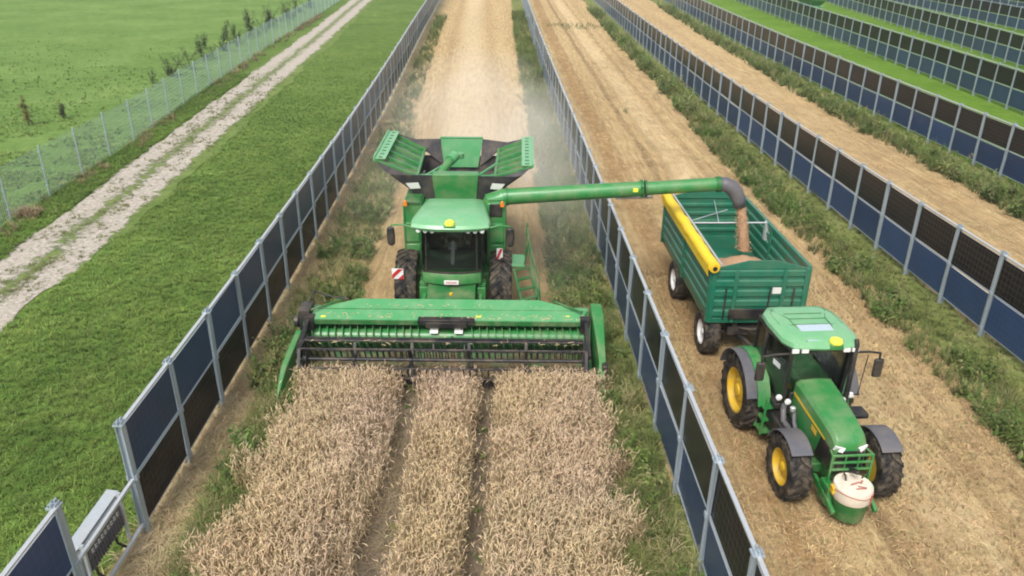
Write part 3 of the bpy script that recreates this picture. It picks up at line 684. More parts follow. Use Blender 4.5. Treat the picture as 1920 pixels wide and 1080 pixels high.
for s in (-1, 1):
    ot = (s * 2.34, 1.22, 4.22), (s * 2.30, 4.0, 4.34); inn = (s * 1.14, 1.25, 3.74), (s * 1.2, 3.95, 3.82)
    if s > 0: ot = (2.22, 1.22, 4.06), (2.24, 4.0, 4.20)
    mb = MB(); mb.plate([ot[0], ot[1], inn[1], inn[0]], .02, 1)  # darkness between the open ribs put into a dark green panel
    o0, o1, i0, i1 = map(Vector, (ot[0], ot[1], inn[0], inn[1])); n_ = Vector((s * .3, 0, 1)).normalized() * .05
    n_ = Vector((-s * .32, 0, 1)).normalized()
    for q in (0.0, .2, .4, .6, .8, 1.0):
        a = o0 + (o1 - o0) * q + n_ * .04; b = i0 + (i1 - i0) * q + n_ * .04; mb.bar(a, b, .07, .07)
    mb.bar(i0 + n_ * .04, i1 + n_ * .04, .08, .08)
    fl_ = mb.build('side_flap', [M['green'], M['green_dark']], gt)
    # pale lip along the outer edge with round holes
    mb = MB(); o0 = o0 + Vector((0, 0, .07)); o1 = o1 + Vector((0, 0, .07)); up = Vector((-s * .32, -.02, .0)); L = (o1 - o0); n = 9; e = .018
    for q in range(n):
        a = o0 + L * (q / n); b = o0 + L * ((q + 1) / n); h0 = a + (b - a) * .30; h1 = a + (b - a) * .70
        mb.plate([a, h0, h0 + up, a + up], e); mb.plate([h1, b, b + up, h1 + up], e); mb.plate([h0, h1, h1 + up * .32, h0 + up * .32], e); mb.plate([h0 + up * .68, h1 + up * .68, h1 + up, h0 + up], e)
    mb.bar(o0 - up * .05, o1 - up * .05, .04, .12); mb.build('perforated_lip', M['green_pale'], fl_)
    # rubber corners front and rear
    fr = Vector((s * 1.78 - .03, .86, 3.90)); fb = Vector((s * .95, 1.06, 3.16))
    mb = MB(); mb.add([fr, fb, Vector(inn[0]), o0, (fr + o0) / 2 + Vector((-s * .05, .0, -.12))], [(1, 2, 4), (2, 3, 4), (0, 1, 4)])
    mb.build('corner_sheet', M['cloth_black'], gt)
    mb = MB(); R0 = Vector((s * .66, 4.12, 4.16)); R1 = Vector((s * .58, 4.02, 3.3))
    mb.add([R0, R1, Vector(inn[1]), o1, (R0 + o1) / 2 + Vector((0, .05, -.15))], [(0, 1, 2, 4), (4, 2, 3)]); mb.build('corner_sheet', M['cloth_black'], gt)
    mb = MB(); mb.plate([(s * 1.0, .905, 3.52), (s * 1.30, .90, 3.50), (s * 1.42, .855, 3.68), (s * 1.06, .86, 3.70)], .012); st = mb.build('sticker', M['label'], gt)
mb = MB(); mb.plate([(-.58, 4.0, 3.25), (.52, 4.0, 3.25), (.68, 4.14, 4.2), (-.70, 4.14, 4.2)], .03); mb.bar((-.70, 4.13, 4.2), (.68, 4.13, 4.2), .06, .05); mb.build('rear_panel', M['green_top'], gt, .01)
mb = MB(); mb.tube([(-.72, 1.45, 3.45), (-.22, 2.5, 3.95)], .13, 14); la = mb.build('loading_auger', M['green'], gt)
mb = MB(); mb.tube([(-.26, 2.42, 3.92), (-.12, 2.66, 4.02)], .165, 14); mb.lathe([(.12, 0), (.14, .16), (.05, .2)], (.02, 2.75, 3.9), 'z', 14); mb.build('auger_head', M['green_top'], la)
mb = MB(); mb.bar((-1.1, 1.5, 3.72), (1.1, 1.5, 3.72), .08, .06); mb.bar((-1.05, 1.2, 3.7), (-.5, 2.4, 3.75), .06, .06); mb.bar((.5, 1.3, 3.7), (1.15, 2.0, 3.95), .05, .05); mb.box(-1.0, -.6, 1.25, 1.6, 3.55, 3.72); mb.build('cross_bar', M['green_top'], gt)
# unloading auger reaching over the panel row
a0 = Vector((1.30, .72, 3.34)); a1 = Vector((7.52, .70, 3.80)); dr = (a1 - a0)
mb = MB(); J = a0 + dr * .655
mb.tube([a0, J], [.235, .215], 20); mb.tube([J + dr * .01, a1], .195, 20)
mb.tube([a0 + Vector((-.28, 0, -.5)), a0 + Vector((-.22, 0, -.12)), a0 + Vector((.12, 0, 0))], [.3, .29, .25], 18)
ua = mb.build('unloading_auger', M['green'], cb)
mb = MB(); u = dr.normalized()
for q in (.645, .662): mb.tube([a0 + dr * q, a0 + dr * q + u * .05], .25, 20)
mb.tube([a0 + dr * .985, a1 + u * .03], .225, 20); mb.tube([a0 + dr * .03, a0 + dr * .035], .26, 20)
mb.bar(J + Vector((-.05, -.2, -.05)), J + Vector((-.05, .2, .05)), .1, .34); mb.build('flange', M['green_dark'], ua)
mb = MB(); mb.box(J.x - .32, J.x - .18, J.y - .24, J.y - .215, J.z - .03, J.z + .08); mb.build('reflector', M['gps'], ua)
mb = MB(); mb.bar(J + Vector((-.75, 0, -.30)), J + Vector((.3, 0, -.25)), .1, .05); mb.bar(J + Vector((-.75, 0, -.30)), J + Vector((-1.0, 0, -.12)), .06, .04); mb.build('support_strut', M['chrome'], ua)
sp = [a1 + Vector((-.02, 0, 0)), a1 + Vector((.18, 0, -.01)), a1 + Vector((.36, -.01, -.09)), a1 + Vector((.50, -.02, -.24)), a1 + Vector((.60, -.03, -.44)), a1 + Vector((.66, -.04, -.66))]
mb = MB(); mb.tube(sp, [.205, .215, .22, .215, .20, .17], 20, caps=False); sm = mb.build('spout', M['greyplastic'], ua)
so_ = sm.modifiers.new('solid', 'SOLIDIFY'); so_.thickness = .015
# header
hx0, hx1 = -3.66, 3.70       # local; world -5.32 .. 2.04
hd = MB()
hd.plate([(-3.50, -3.12, 1.30), (3.58, -3.12, 1.30), (3.50, -2.72, 1.40), (2.36, -2.34, 1.52), (-2.32, -2.34, 1.52), (-3.40, -2.72, 1.40)], .05)
hd.box(-3.55, 3.62, -2.62, -2.50, .25, 1.30); hd.bar((-3.6, -2.42, 1.22), (3.65, -2.42, 1.22), .2, .2)
hd.box(-3.55, 3.62, -3.5, -2.55, .20, .24)
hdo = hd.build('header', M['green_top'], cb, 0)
mb = MB(); mb.bar((-3.46, -2.73, 1.43), (3.5, -2.73, 1.43), .012, .02); mb.box(-3.5, 3.58, -3.135, -3.10, 1.19, 1.30); mb.build('front_lip', M['green_dark'], hdo)
mb = MB(); mb.box(-.72, .72, -3.2, -2.98, 1.24, 1.36); mb.box(-.52, .52, -3.24, -3.19, 1.16, 1.30); mb.build('cover_notch', M['black'], hdo, .01)
mb = MB(); mb.box(-3.3, -2.2, -2.9, -2.85, 1.36, 1.375); mb.box(-3.2, -3.08, -3.06, -2.9, 1.345, 1.36); mb.box(.74, .88, -3.0, -2.9, 1.355, 1.372); mb.box(3.05, 3.14, -2.95, -2.86, 1.37, 1.385); build_split(mb, 'sticker', M['gps'], hdo)
# feed auger with flights
mb = MB(); AY, AZ, AR = -2.98, .78, .33
mb.tube([(-3.5, AY, AZ), (3.56, AY, AZ)], .21, 20)
for s in (-1, 1):
    n = 15 * 16; V = []; F = []
    for i in range(n + 1):
        x = s * (.6 + 2.9 * i / n); a = s * 2 * math.pi * i / 16
        for rr in (.2, AR): V.append((x, AY + rr * math.cos(a), AZ + rr * math.sin(a)))
    for i in range(n): F.append((2 * i, 2 * i + 1, 2 * i + 3, 2 * i + 2))
    mb.add(V, F)
au = mb.build('feed_auger', M['green'], hdo); ms = au.modifiers.new('solid', 'SOLIDIFY'); ms.thickness = .022
mb = MB()
for k in range(14):
    x = -.5 + k * .08; a = k * 1.9; mb.bar((x, AY + .2 * math.cos(a), AZ + .2 * math.sin(a)), (x, AY + .36 * math.cos(a), AZ + .36 * math.sin(a)), .035, .035)
mb.build('feeding_finger', M['darksteel'], au)
for x0 in (-.45, .18):
    mb = MB(); mb.plate([(x0 + .03, AY - .25, AZ + .22), (x0 + .24, AY - .25, AZ + .22), (x0 + .24, AY - .12, AZ + .32), (x0 + .03, AY - .12, AZ + .32)], .02); mb.build('auger_paddle', M['label'], au)
# reel
RY, RZ, RR = -4.15, .76, .46
mb = MB(); mb.tube([(-3.42, RY, RZ), (3.45, RY, RZ)], .045, 12)
for k in range(6):
    a = R(58 + 60 * k); y, z = RY + RR * math.cos(a), RZ + RR * math.sin(a); mb.tube([(-3.42, y, z), (3.45, y, z)], .042 if k == 0 else .022, 8)
rl = mb.build('reel', M['darksteel'], hdo)
for x in (-3.44, -2.18, -.78, .62, 2.02, 3.46):
    mb = MB(); mb.tube([(x - .02, RY, RZ), (x + .02, RY, RZ)], .1, 12)
    for k in range(6):
        a = R(58 + 60 * k); b = R(58 + 60 * (k + 1)); P = lambda q, rr=RR: (x, RY + rr * math.cos(q), RZ + rr * math.sin(q))
        mb.bar((x, RY, RZ), P(a), .03, .07, up=(1, 0, 0)); 
        if abs(x) > 3: mb.bar(P(a), P(b), .03, .07, up=(1, 0, 0))
    mb.build('reel_spider', M['black'], rl)
mb = MB()
for k in range(6):
    a = R(58 + 60 * k); y, z = RY + RR * math.cos(a), RZ + RR * math.sin(a)
    for i in range(46):
        x = -3.36 + i * .149; mb.bar((x, y, z), (x + .01, y + .10, z - .27), .026, .02)
    if k == 0: mb.box(-3.4, 3.42, y - .03, y + .07, z + .05, z + .06)
mb.build('reel_tine', M['black'], rl)
mb = MB(); mb.box(-3.6, 3.66, -4.28, -4.1, .13, .17)
for i in range(97): x = -3.6 + i * .0756; mb.bar((x, -4.25, .15), (x, -4.42, .14), .025, .03)
mb.box(-3.6, 3.66, -4.1, -3.4, .15, .18); mb.build('cutter_bar', M['darksteel'], hdo)
for s in (-1, 1):
    xe = hx0 if s < 0 else hx1
    mb = MB(); mb.prism([(-2.5, .2), (-4.3, .12), (-4.35, .30), (-3.4, .75), (-3.15, 1.3), (-2.5, 1.3)], *sorted((xe - s * .10, xe - s * .04))); mb.build('end_sheet', M['green_dark'], hdo)
    mb = MB(); mb.bar((xe - s * .16, -3.0, 1.35), (xe - s * .16, -4.35, .98), .09, .12); mb.bar((xe - s * .16, -3.1, .9), (xe - s * .16, -3.9, 1.05), .06, .08)
    mb.lathe([(.02, 0), (.2, 0), (.2, .08), (.02, .08)], (xe - s * .26, RY, RZ), 'x', 18); mb.box(*sorted((xe - s * .06, xe - s * .30)), -3.2, -2.95, 1.05, 1.4); mb.build('reel_arm', M['black'], hdo)
mb = MB()
mb.loft([[(3.66, -2.46, .25), (3.94, -2.46, .25), (3.98, -2.46, 1.52), (3.70, -2.50, 1.55)], [(3.68, -3.0, .22), (3.98, -3.0, .22), (4.00, -2.95, 1.48), (3.70, -3.0, 1.50)], [(3.72, -3.7, .2), (4.00, -3.7, .2), (3.98, -3.7, 1.12), (3.76, -3.7, 1.18)],
         [(3.74, -4.25, .16), (3.98, -4.25, .16), (3.97, -4.2, .82), (3.80, -4.2, .86)], [(3.74, -4.8, .14), (3.86, -4.8, .14), (3.86, -4.8, .45), (3.78, -4.8, .46)], [(3.70, -5.55, .10), (3.74, -5.55, .10), (3.74, -5.55, .16), (3.71, -5.55, .16)]])
mb.build('crop_divider', M['green'], hdo, .02)
mb = MB(); mb.box(3.86, 4.0, -4.45, -4.2, .50, .80); mb.build('divider_cap', M['black'], hdo, .03)
mb = MB(); mb.loft([[(-3.84, -3.2, .2), (-3.67, -3.2, .2), (-3.67, -3.2, 1.05), (-3.82, -3.2, 1.05)], [(-3.88, -3.8, .2), (-3.70, -3.8, .2), (-3.70, -3.8, .92), (-3.86, -3.8, .92)], [(-3.92, -4.5, .2), (-3.74, -4.5, .2), (-3.76, -4.5, .72), (-3.90, -4.5, .72)], [(-3.92, -5.1, .1), (-3.84, -5.1, .1), (-3.85, -5.1, .25), (-3.91, -5.1, .25)]]); mb.build('crop_divider', M['green'], hdo, .02)
mb = MB(); mb.box(-3.78, -3.5, -3.0, -2.45, .7, 1.5); mb.lathe([(.16, 0), (.16, -.1)], (-3.8, -2.9, 1.15), 'x', 16); mb.tube([(-3.6, -2.5, 1.5), (-3.5, -2.35, 1.75), (-3.2, -2.3, 1.6), (-2.6, -2.4, 1.55)], .025, 8); mb.build('reel_drive', M['darksteel'], hdo, .02)
for s in (-1, 1):
    mb = MB(); mb.tube([(s * 2.75, -2.35, 1.52), (s * 3.45, -2.95, 1.50)], .03, 8); mb.build('hydraulic_cylinder', M['green_dark'], hdo)

# chaff lying on the header and the machine's ledges
g_ = np.random.default_rng(12); mb = MB()
for i in range(190):
    w_ = g_.random()
    if w_ < .5: x, y, z = g_.uniform(-3.4, 3.5), g_.uniform(-3.1, -2.9), 1.37
    elif w_ < .8: x, y, z = g_.uniform(-3.3, 3.4), g_.normal(-3.95, .07), 1.15 + g_.uniform(-.05, .05)
    else: x, y, z = g_.uniform(-2.2, 2.3), g_.uniform(-2.7, -2.4), 1.475
    if w_ < .5: z = 1.332 + (y + 3.12) * .25
    a = g_.uniform(0, 3.14); l = g_.uniform(.04, .16); mb.bar((x, y, z), (x + l * math.cos(a), y + l * .4 * math.sin(a), z + .02), .012, .008)
ch = mb.build('chaff', M['grain_chaff'], cb); ch['kind'] = 'stuff'

# ------------------------------------------------------------------ GRAIN TRAILER
def corrugated(mb, p0, p1, z0, z1, n, depth, nrm, m=0, t=.02):
    """upright sheet from p0 to p1 with n horizontal ribs standing out along nrm"""
    prof = [(z0, 0)]; h = (z1 - z0) / n
    for i in range(n):
        b = z0 + i * h; prof += [(b + h * .18, 0), (b + h * .30, depth), (b + h * .78, depth), (b + h * .90, 0)]
    prof.append((z1, 0)); N = len(prof); P = []
    for (x, y) in (p0, p1):
        for z, o in prof: P.append((x + nrm[0] * o, y + nrm[1] * o, z))
        for z, o in prof: P.append((x + nrm[0] * (o - t), y + nrm[1] * (o - t), z))
    F = []
    for i in range(N - 1): F += [(i, i + 1, 2 * N + i + 1, 2 * N + i), (N + i, 3 * N + i, 3 * N + i + 1, N + i + 1), (i, N + i, N + i + 1, i + 1), (2 * N + i, 2 * N + i + 1, 3 * N + i + 1, 3 * N + i)]
    F += [(N - 1, 2 * N - 1, 4 * N - 1, 3 * N - 1)]
    mb.add(P, F, m)
def grain_trailer(x, y, rz, label):
    t = empty('grain_trailer', (x, y, 0), rz); tag(t, label, 'trailer')
    hw, hl, zb, zt = 1.22, 2.85, 1.22, 2.62
    mb = MB(); mb.box(-hw + .03, hw - .03, -hl + .03, hl - .03, zb, zb + .08); mb.box(-hw, hw, -hl, hl, zb - .14, zb - .004); bed = mb.build('bed', M['teal'], t, .01)
    for s in (-1, 1):
        mb = MB(); corrugated(mb, (s * hw, -hl + .05), (s * hw, hl - .05), zb, zt, 5, .045, (s, 0)); sd = mb.build('side_wall', M['teal'], t)
        mb = MB()
        for yy in (-hl + .04, 0, hl - .04): mb.box(*sorted((s * (hw - .03), s * (hw + .075))), yy - .06, yy + .06, zb - .1, zt + .02)
        mb.bar((s * (hw + .02), -hl, zt + .03), (s * (hw + .02), hl, zt + .03), .09, .07); build_split(mb, 'post', M['teal'], sd, .008)
    for s, nm in ((-1, 'front_wall'), (1, 'tailgate')):
        mb = MB(); corrugated(mb, (-hw + .03, s * hl), (hw - .03, s * hl), zb, zt, 5, .04, (0, s))
        y0, y1 = s * hl - .02, s * hl + .02
        mb.hexa([(-hw, y0, zt), (hw, y0, zt), (hw, y1, zt), (-hw, y1, zt), (-.35, y0, zt + .22), (.35, y0, zt + .22), (.35, y1, zt + .22), (-.35, y1, zt + .22)])
        fw = mb.build(nm, M['teal'], t)
        mb = MB()
        for xx in (-.62, .62): mb.box(xx - .05, xx + .05, *sorted((s * (hl + .03), s * (hl + .075))), zb - .1, zt - .02)
        for xx in (-hw + .03, hw - .03): mb.box(xx - .06, xx + .06, *sorted((s * (hl - .05), s * (hl + .06))), zb - .1, zt + .02)
        build_split(mb, 'post', M['teal'], fw, .008)
        if s < 0:
            mb = MB(); mb.box(-.72, .80, -hl - .10, -hl - .05, zb + .02, zb + .30); mb.build('ladder_box', M['black'], fw, .01)
            mb = MB(); mb.box(.34, .56, -hl - .075, -hl - .055, 1.95, 2.12); mb.build('sign_plate', M['label'], fw)
            mb = MB()
            for xx in (-.85, .28, .9): mb.bar((xx, -hl - .06, zb), (xx, -hl - .06, 2.1), .035, .03)
            build_split(mb, 'strut', M['black'], fw)
    # rolled tarpaulin along the left top edge
    mb = MB(); pts = [(-hw - .03 + .012 * math.sin(i * 1.7), -hl - .12 + i * (2 * hl + .2) / 16, zt + .08 + .012 * math.cos(i * 2.1)) for i in range(17)]
    mb.tube(pts, [.145 + .014 * math.sin(i * 2.9) for i in range(17)], 14); tr = mb.build('tarpaulin_roll', M['yellow_tarp'], t)
    mb = MB(); mb.plate([(-hw - .16, -hl, zt + .08), (-hw - .15, hl, zt + .08), (-hw - .13, hl, zt - .16), (-hw - .14, -hl, zt - .19)], .012); mb.build('tarpaulin_flap', M['yellow_tarp'], tr)
    mb = MB(); mb.lathe([(.09, 0), (.12, -.02), (.12, -.05), (.04, -.06)], (-hw - .03, -hl - .13, zt + .08), 'y', 16); mb.build('end_ring', M['yellow'], tr)
    mb = MB(); mb.lathe([(.06, 0), (.06, -.01)], (-hw - .03, -hl - .192, zt + .08), 'y', 12); mb.build('roll_core', M['black'], tr)
    mb = MB(); mb.tube([(-hw + .17, -hl - .05, zt + .12), (-hw + .17, hl, zt + .12)], .03, 10); mb.build('tarpaulin_rod', M['alu'], t)
    mb = MB(); mb.tube([(-hw, .45, zt + .02), (hw, .45, zt + .02)], .022, 8); mb.tube([(-hw + .1, .6, zt - .02), (.4, 1.7, zt - .02)], .015, 6); mb.tube([(-.2, .45, zt), (.3, hl - .05, zt - .1)], .014, 6)
    mb.box(hw - .06, hw + .03, .37, .53, zt - .5, zt + .06); mb.build('cross_brace', M['alu'], t)
    # chassis, axles, turntable, drawbar
    mb = MB()
    for xx in (-.45, .45): mb.box(xx - .06, xx + .06, -hl + .1, hl - .1, zb - .34, zb - .145)
    for yy in (-2.38, 1.0): mb.box(-.95, .95, yy - .06, yy + .06, .54, .66); mb.box(-.62, .62, yy - .35, yy + .35, .66, zb - .33)
    mb.lathe([(.5, 0), (.5, .05)], (0, -2.38, zb - .36), 'z', 24)
    mb.build('chassis', M['darksteel'], t, .01)
    mb = MB(); mb.bar((-.4, -2.2, .6), (0, -3.7, .58), .1, .1); mb.bar((.4, -2.2, .6), (0, -3.7, .58), .1, .1); mb.tube([(-.1, -2.7, .8), (.0, -3.3, .95), (.1, -3.9, 1.0)], .02, 6); mb.tube([(.1, -2.7, .8), (.12, -3.3, .9), (.2, -3.9, 1.0)], .02, 6); mb.build('drawbar', M['darksteel'], t)
    for s in (-1, 1):
        for yy in (-2.38, 1.0): wheel(t, s * 1.04, yy, .61, .44, s, M['white'], 30, .016, .33)
    return t
trl = grain_trailer(6.21, 21.15, R(2.0), 'teal grain trailer with yellow rolled tarpaulin being filled behind the tractor')
# grain: heap in the trailer, and the stream falling from the spout
V = []; nx, ny = 18, 34
for j in range(ny + 1):
    for i in range(nx + 1):
        x = -1.16 + 2.32 * i / nx; y = -2.76 + 5.44 * j / ny
        z = 1.19 + .03 * math.sin(i * 1.9 + j) * math.sin(j * 1.3) + .70 * math.exp(-((x - .42) ** 2 / 1.1 + (y + .4) ** 2 / 1.0)) + .52 * math.exp(-((y + 2.0) ** 2) / .9) * (1 + .3 * x) + .01 * math.sin(7 * i + 3 * j); V.append((x, y, z))
mb = MB(); mb.add(V, [(j * (nx + 1) + i, j * (nx + 1) + i + 1, (j + 1) * (nx + 1) + i + 1, (j + 1) * (nx + 1) + i) for j in range(ny) for i in range(nx)])
hp = mb.build('grain_heap', M['grain']); hp.location = (6.21, 21.15, 0); hp.rotation_euler = (0, 0, R(2)); tag(hp, 'reddish brown grain heaped inside the teal trailer', 'grain', kind='stuff')
mb = MB(); s0 = Vector((CX, CY, 0)) + sp[-1]; rings = []
for i in range(13):
    q = i / 12; p = s0 + Vector((.05 + .20 * q, -.02 - .12 * q, .02 - (s0.z - 1.85) * q)); rings.append([(p.x + (.105 + .035 * q + .022 * math.sin(k * 3.1 + i * 1.7)) * math.cos(k * math.pi / 7), p.y + (.105 + .035 * q + .02 * math.sin(k * 2.3 + i)) * math.sin(k * math.pi / 7), p.z) for k in range(14)])
mb.loft(rings); 
g_ = np.random.default_rng(3)
for i in range(2600):
    q = g_.random(); p = s0 + Vector((.05 + .20 * q + g_.normal(0, .055 + .03 * q), -.02 - .12 * q + g_.normal(0, .055 + .03 * q), -(s0.z - 1.85) * q)); e = .0075
    mb.hexa([p + Vector(v) * e for v in ((-1, -1, -1.6), (1, -1, -1.6), (1, 1, -1.6), (-1, 1, -1.6), (-1, -1, 1.6), (1, -1, 1.6), (1, 1, 1.6), (-1, 1, 1.6))])
gs = mb.build('falling_grain', M['grain']); tag(gs, 'brown stream of grain pouring from the auger spout into the trailer', 'grain', kind='stuff')

# ------------------------------------------------------------------ TRACTOR (front towards -y; origin below the rear axle)
tr = empty('tractor', (6.29, 15.48, 0), R(4.6)); tag(tr, 'green farm tractor with yellow wheels towing the teal grain trailer', 'tractor')
for s in (-1, 1): wheel(tr, s * .96, 0, .88, .52, s, M['yellow'], 20, .05, .52, hub=M['yellow'])
for s in (-1, 1): wheel(tr, s * .91, -2.55, .68, .45, s, M['yellow'], 18, .045, .37, hub=M['yellow'])
mb = MB(); mb.box(-.30, .30, -2.9, .45, .55, 1.0); mb.box(-.8, .8, -.14, .14, .70, 1.0); mb.box(-.8, .8, -2.66, -2.44, .55, .78); mb.box(-.42, .42, -1.2, .35, .95, 1.22)
mb.build('chassis', M['green_dark'], tr, .03)
# hood
def hring(y, w, zt, zb): return [(-w, y, zb), (-w * 1.02, y, zt - .30), (-w * .98, y, zt - .08), (-w * .82, y, zt), (0, y, zt + .025), (w * .82, y, zt), (w * .98, y, zt - .08), (w * 1.02, y, zt - .30), (w, y, zb)]
mb = MB(); mb.loft([hring(-1.22, .41, 1.86, .95), hring(-1.7, .40, 1.82, .92), hring(-2.35, .375, 1.75, .90), hring(-2.86, .345, 1.66, .88), hring(-3.00, .325, 1.56, .88), hring(-3.06, .30, 1.42, .9)])
hood = mb.build('hood', M['green'], tr, .015)
mb = MB()
for s in (-1, 1):
    mb.plate([(s * .425, -1.3, 1.60), (s * .392, -2.75, 1.45), (s * .392, -2.75, 1.41), (s * .425, -1.3, 1.53)], .006); mb.plate([(s * .405, -2.2, 1.40), (s * .40, -2.42, 1.38), (s * .40, -2.42, 1.27), (s * .405, -2.2, 1.29)], .006)
build_split(mb, 'side_stripe', M['yellow'], hood)
mb = MB()
for s in (-1, 1): mb.plate([(s * .385, -2.62, 1.44), (s * .355, -3.06, 1.34), (s * .35, -3.08, .95), (s * .395, -2.5, .95)], .02)
mb.box(-.26, .26, -3.10, -3.055, .95, 1.36)
for i in range(6): mb.box(-.25, .25, -3.115, -3.10, 1.0 + i * .06, 1.02 + i * .06)
mb.build('grille', M['black'], hood)
for s in (-1, 1):
    mb = MB(); mb.plate([(s * .13, -3.085, 1.44), (s * .32, -3.04, 1.48), (s * .335, -3.0, 1.38), (s * .18, -3.09, 1.35)], .03); mb.build('headlight', M['lamp'], hood)
# cab
mb = MB(); mb.box(-.76, .76, -1.2, .25, 1.10, 1.24); mb.box(-.50, .50, -1.26, -.95, 1.0, 1.55); tc = mb.build('cab', M['black'], tr, .03)
cb_lo = [(-.60, -1.22), (.60, -1.22), (.80, -.35), (.76, .28), (-.76, .28), (-.80, -.35)]; cb_hi = [(-.64, -1.30), (.64, -1.30), (.78, -.35), (.74, .22), (-.74, .22), (-.78, -.35)]
mb = MB()
for i in range(6):
    a, b = cb_lo[i], cb_lo[(i + 1) % 6]; c, d_ = cb_hi[(i + 1) % 6], cb_hi[i]; mb.plate([(*a, 1.25), (*b, 1.25), (*c, 2.62), (*d_, 2.62)], .01)
build_split(mb, 'window', M['glass'], tc)
mb = MB()
for i in range(6): mb.bar((*cb_lo[i], 1.2), (*cb_hi[i], 2.64), .065, .065)
for i in range(6): mb.bar((*cb_lo[i], 1.25), (*cb_lo[(i + 1) % 6], 1.25), .05, .05); mb.bar((*cb_hi[i], 2.6), (*cb_hi[(i + 1) % 6], 2.6), .07, .07)
mb.build('pillar', M['black'], tc)
mb = MB(); mb.box(-.27, .27, -.35, .12, 1.62, 1.76); mb.box(-.25, .25, .05, .17, 1.76, 2.35); mb.box(-.15, .15, .06, .15, 2.35, 2.55); mb.box(.3, .48, -.5, .1, 1.5, 1.8); mb.build('seat', M['seat'], tc, .03)
mb = MB(); mb.bar((0, -.95, 1.5), (0, -.68, 1.95), .1, .1); mb.tube([(.19 * math.cos(a * math.pi / 8), -.66 - .08 * math.sin(a * math.pi / 8), 1.98 + .17 * math.sin(a * math.pi / 8)) for a in range(17)], .018, 8); mb.box(-.16, .16, -1.0, -.86, 1.75, 1.98); mb.box(.42, .46, -.7, -.45, 1.85, 2.05); mb.build('steering_wheel', M['interior'], tc)
def rring(z, k, f, b): return [(-.60 * k, b, z), (-.80 * k, b - .28, z), (-.83 * k, -.35, z), (-.80 * k, f + .32, z), (-.66 * k, f + .04, z), (0, f - .03, z), (.66 * k, f + .04, z), (.80 * k, f + .32, z), (.83 * k, -.35, z), (.80 * k, b - .28, z), (.60 * k, b, z)]
mb = MB(); mb.loft([rring(2.625, .95, -1.38, .26), rring(2.70, 1.0, -1.44, .32), rring(2.78, .985, -1.40, .30), rring(2.835, .90, -1.28, .22), rring(2.86, .70, -1.0, .1)])
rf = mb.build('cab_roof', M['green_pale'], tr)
mb = MB(); mb.plate([(-.34, -1.32, 2.818), (.34, -1.32, 2.818), (.36, -.72, 2.872), (-.36, -.72, 2.872)], .02); mb.build('roof_hatch', M['hatch'], rf)
mb = MB()
for pts in ([(-.38, -1.33, 2.815), (-.39, -.68, 2.868), (.39, -.68, 2.868), (.38, -1.33, 2.815)], [(-.38, -.70, 2.866), (-.74, -.62, 2.825)], [(.38, -.70, 2.866), (.74, -.62, 2.825)], [(-.40, -.42, 2.868), (.40, -.42, 2.868)], [(-.40, -.68, 2.868), (-.40, -.42, 2.868), (-.62, .1, 2.838)], [(.40, -.68, 2.868), (.40, -.42, 2.868), (.62, .1, 2.838)], [(-.42, -.18, 2.868), (.42, -.18, 2.868)], [(-.68, -.64, 2.84), (-.68, -.1, 2.84), (-.55, .12, 2.84)], [(.68, -.64, 2.84), (.68, -.1, 2.84), (.55, .12, 2.84)]):
    mb.tube(pts, .009, 5)
mb.build('roof_seam', M['green_dark'], rf)
mb = MB(); mb.lathe([(.125, 0), (.135, .04), (.115, .09), (.05, .12)], (.20, -1.40, 2.80), 'z', 20); mb.build('satellite_receiver', M['gps'], rf)
mb = MB(); mb.box(.07, .33, -1.50, -1.32, 2.68, 2.80); mb.build('receiver_bracket', M['green'], rf, .02)
mb = MB()
for x in (-.62, -.42, .46, .64): mb.box(x - .07, x + .07, -1.43, -1.39, 2.60, 2.68)
build_split(mb, 'work_light', M['lamp'], rf)
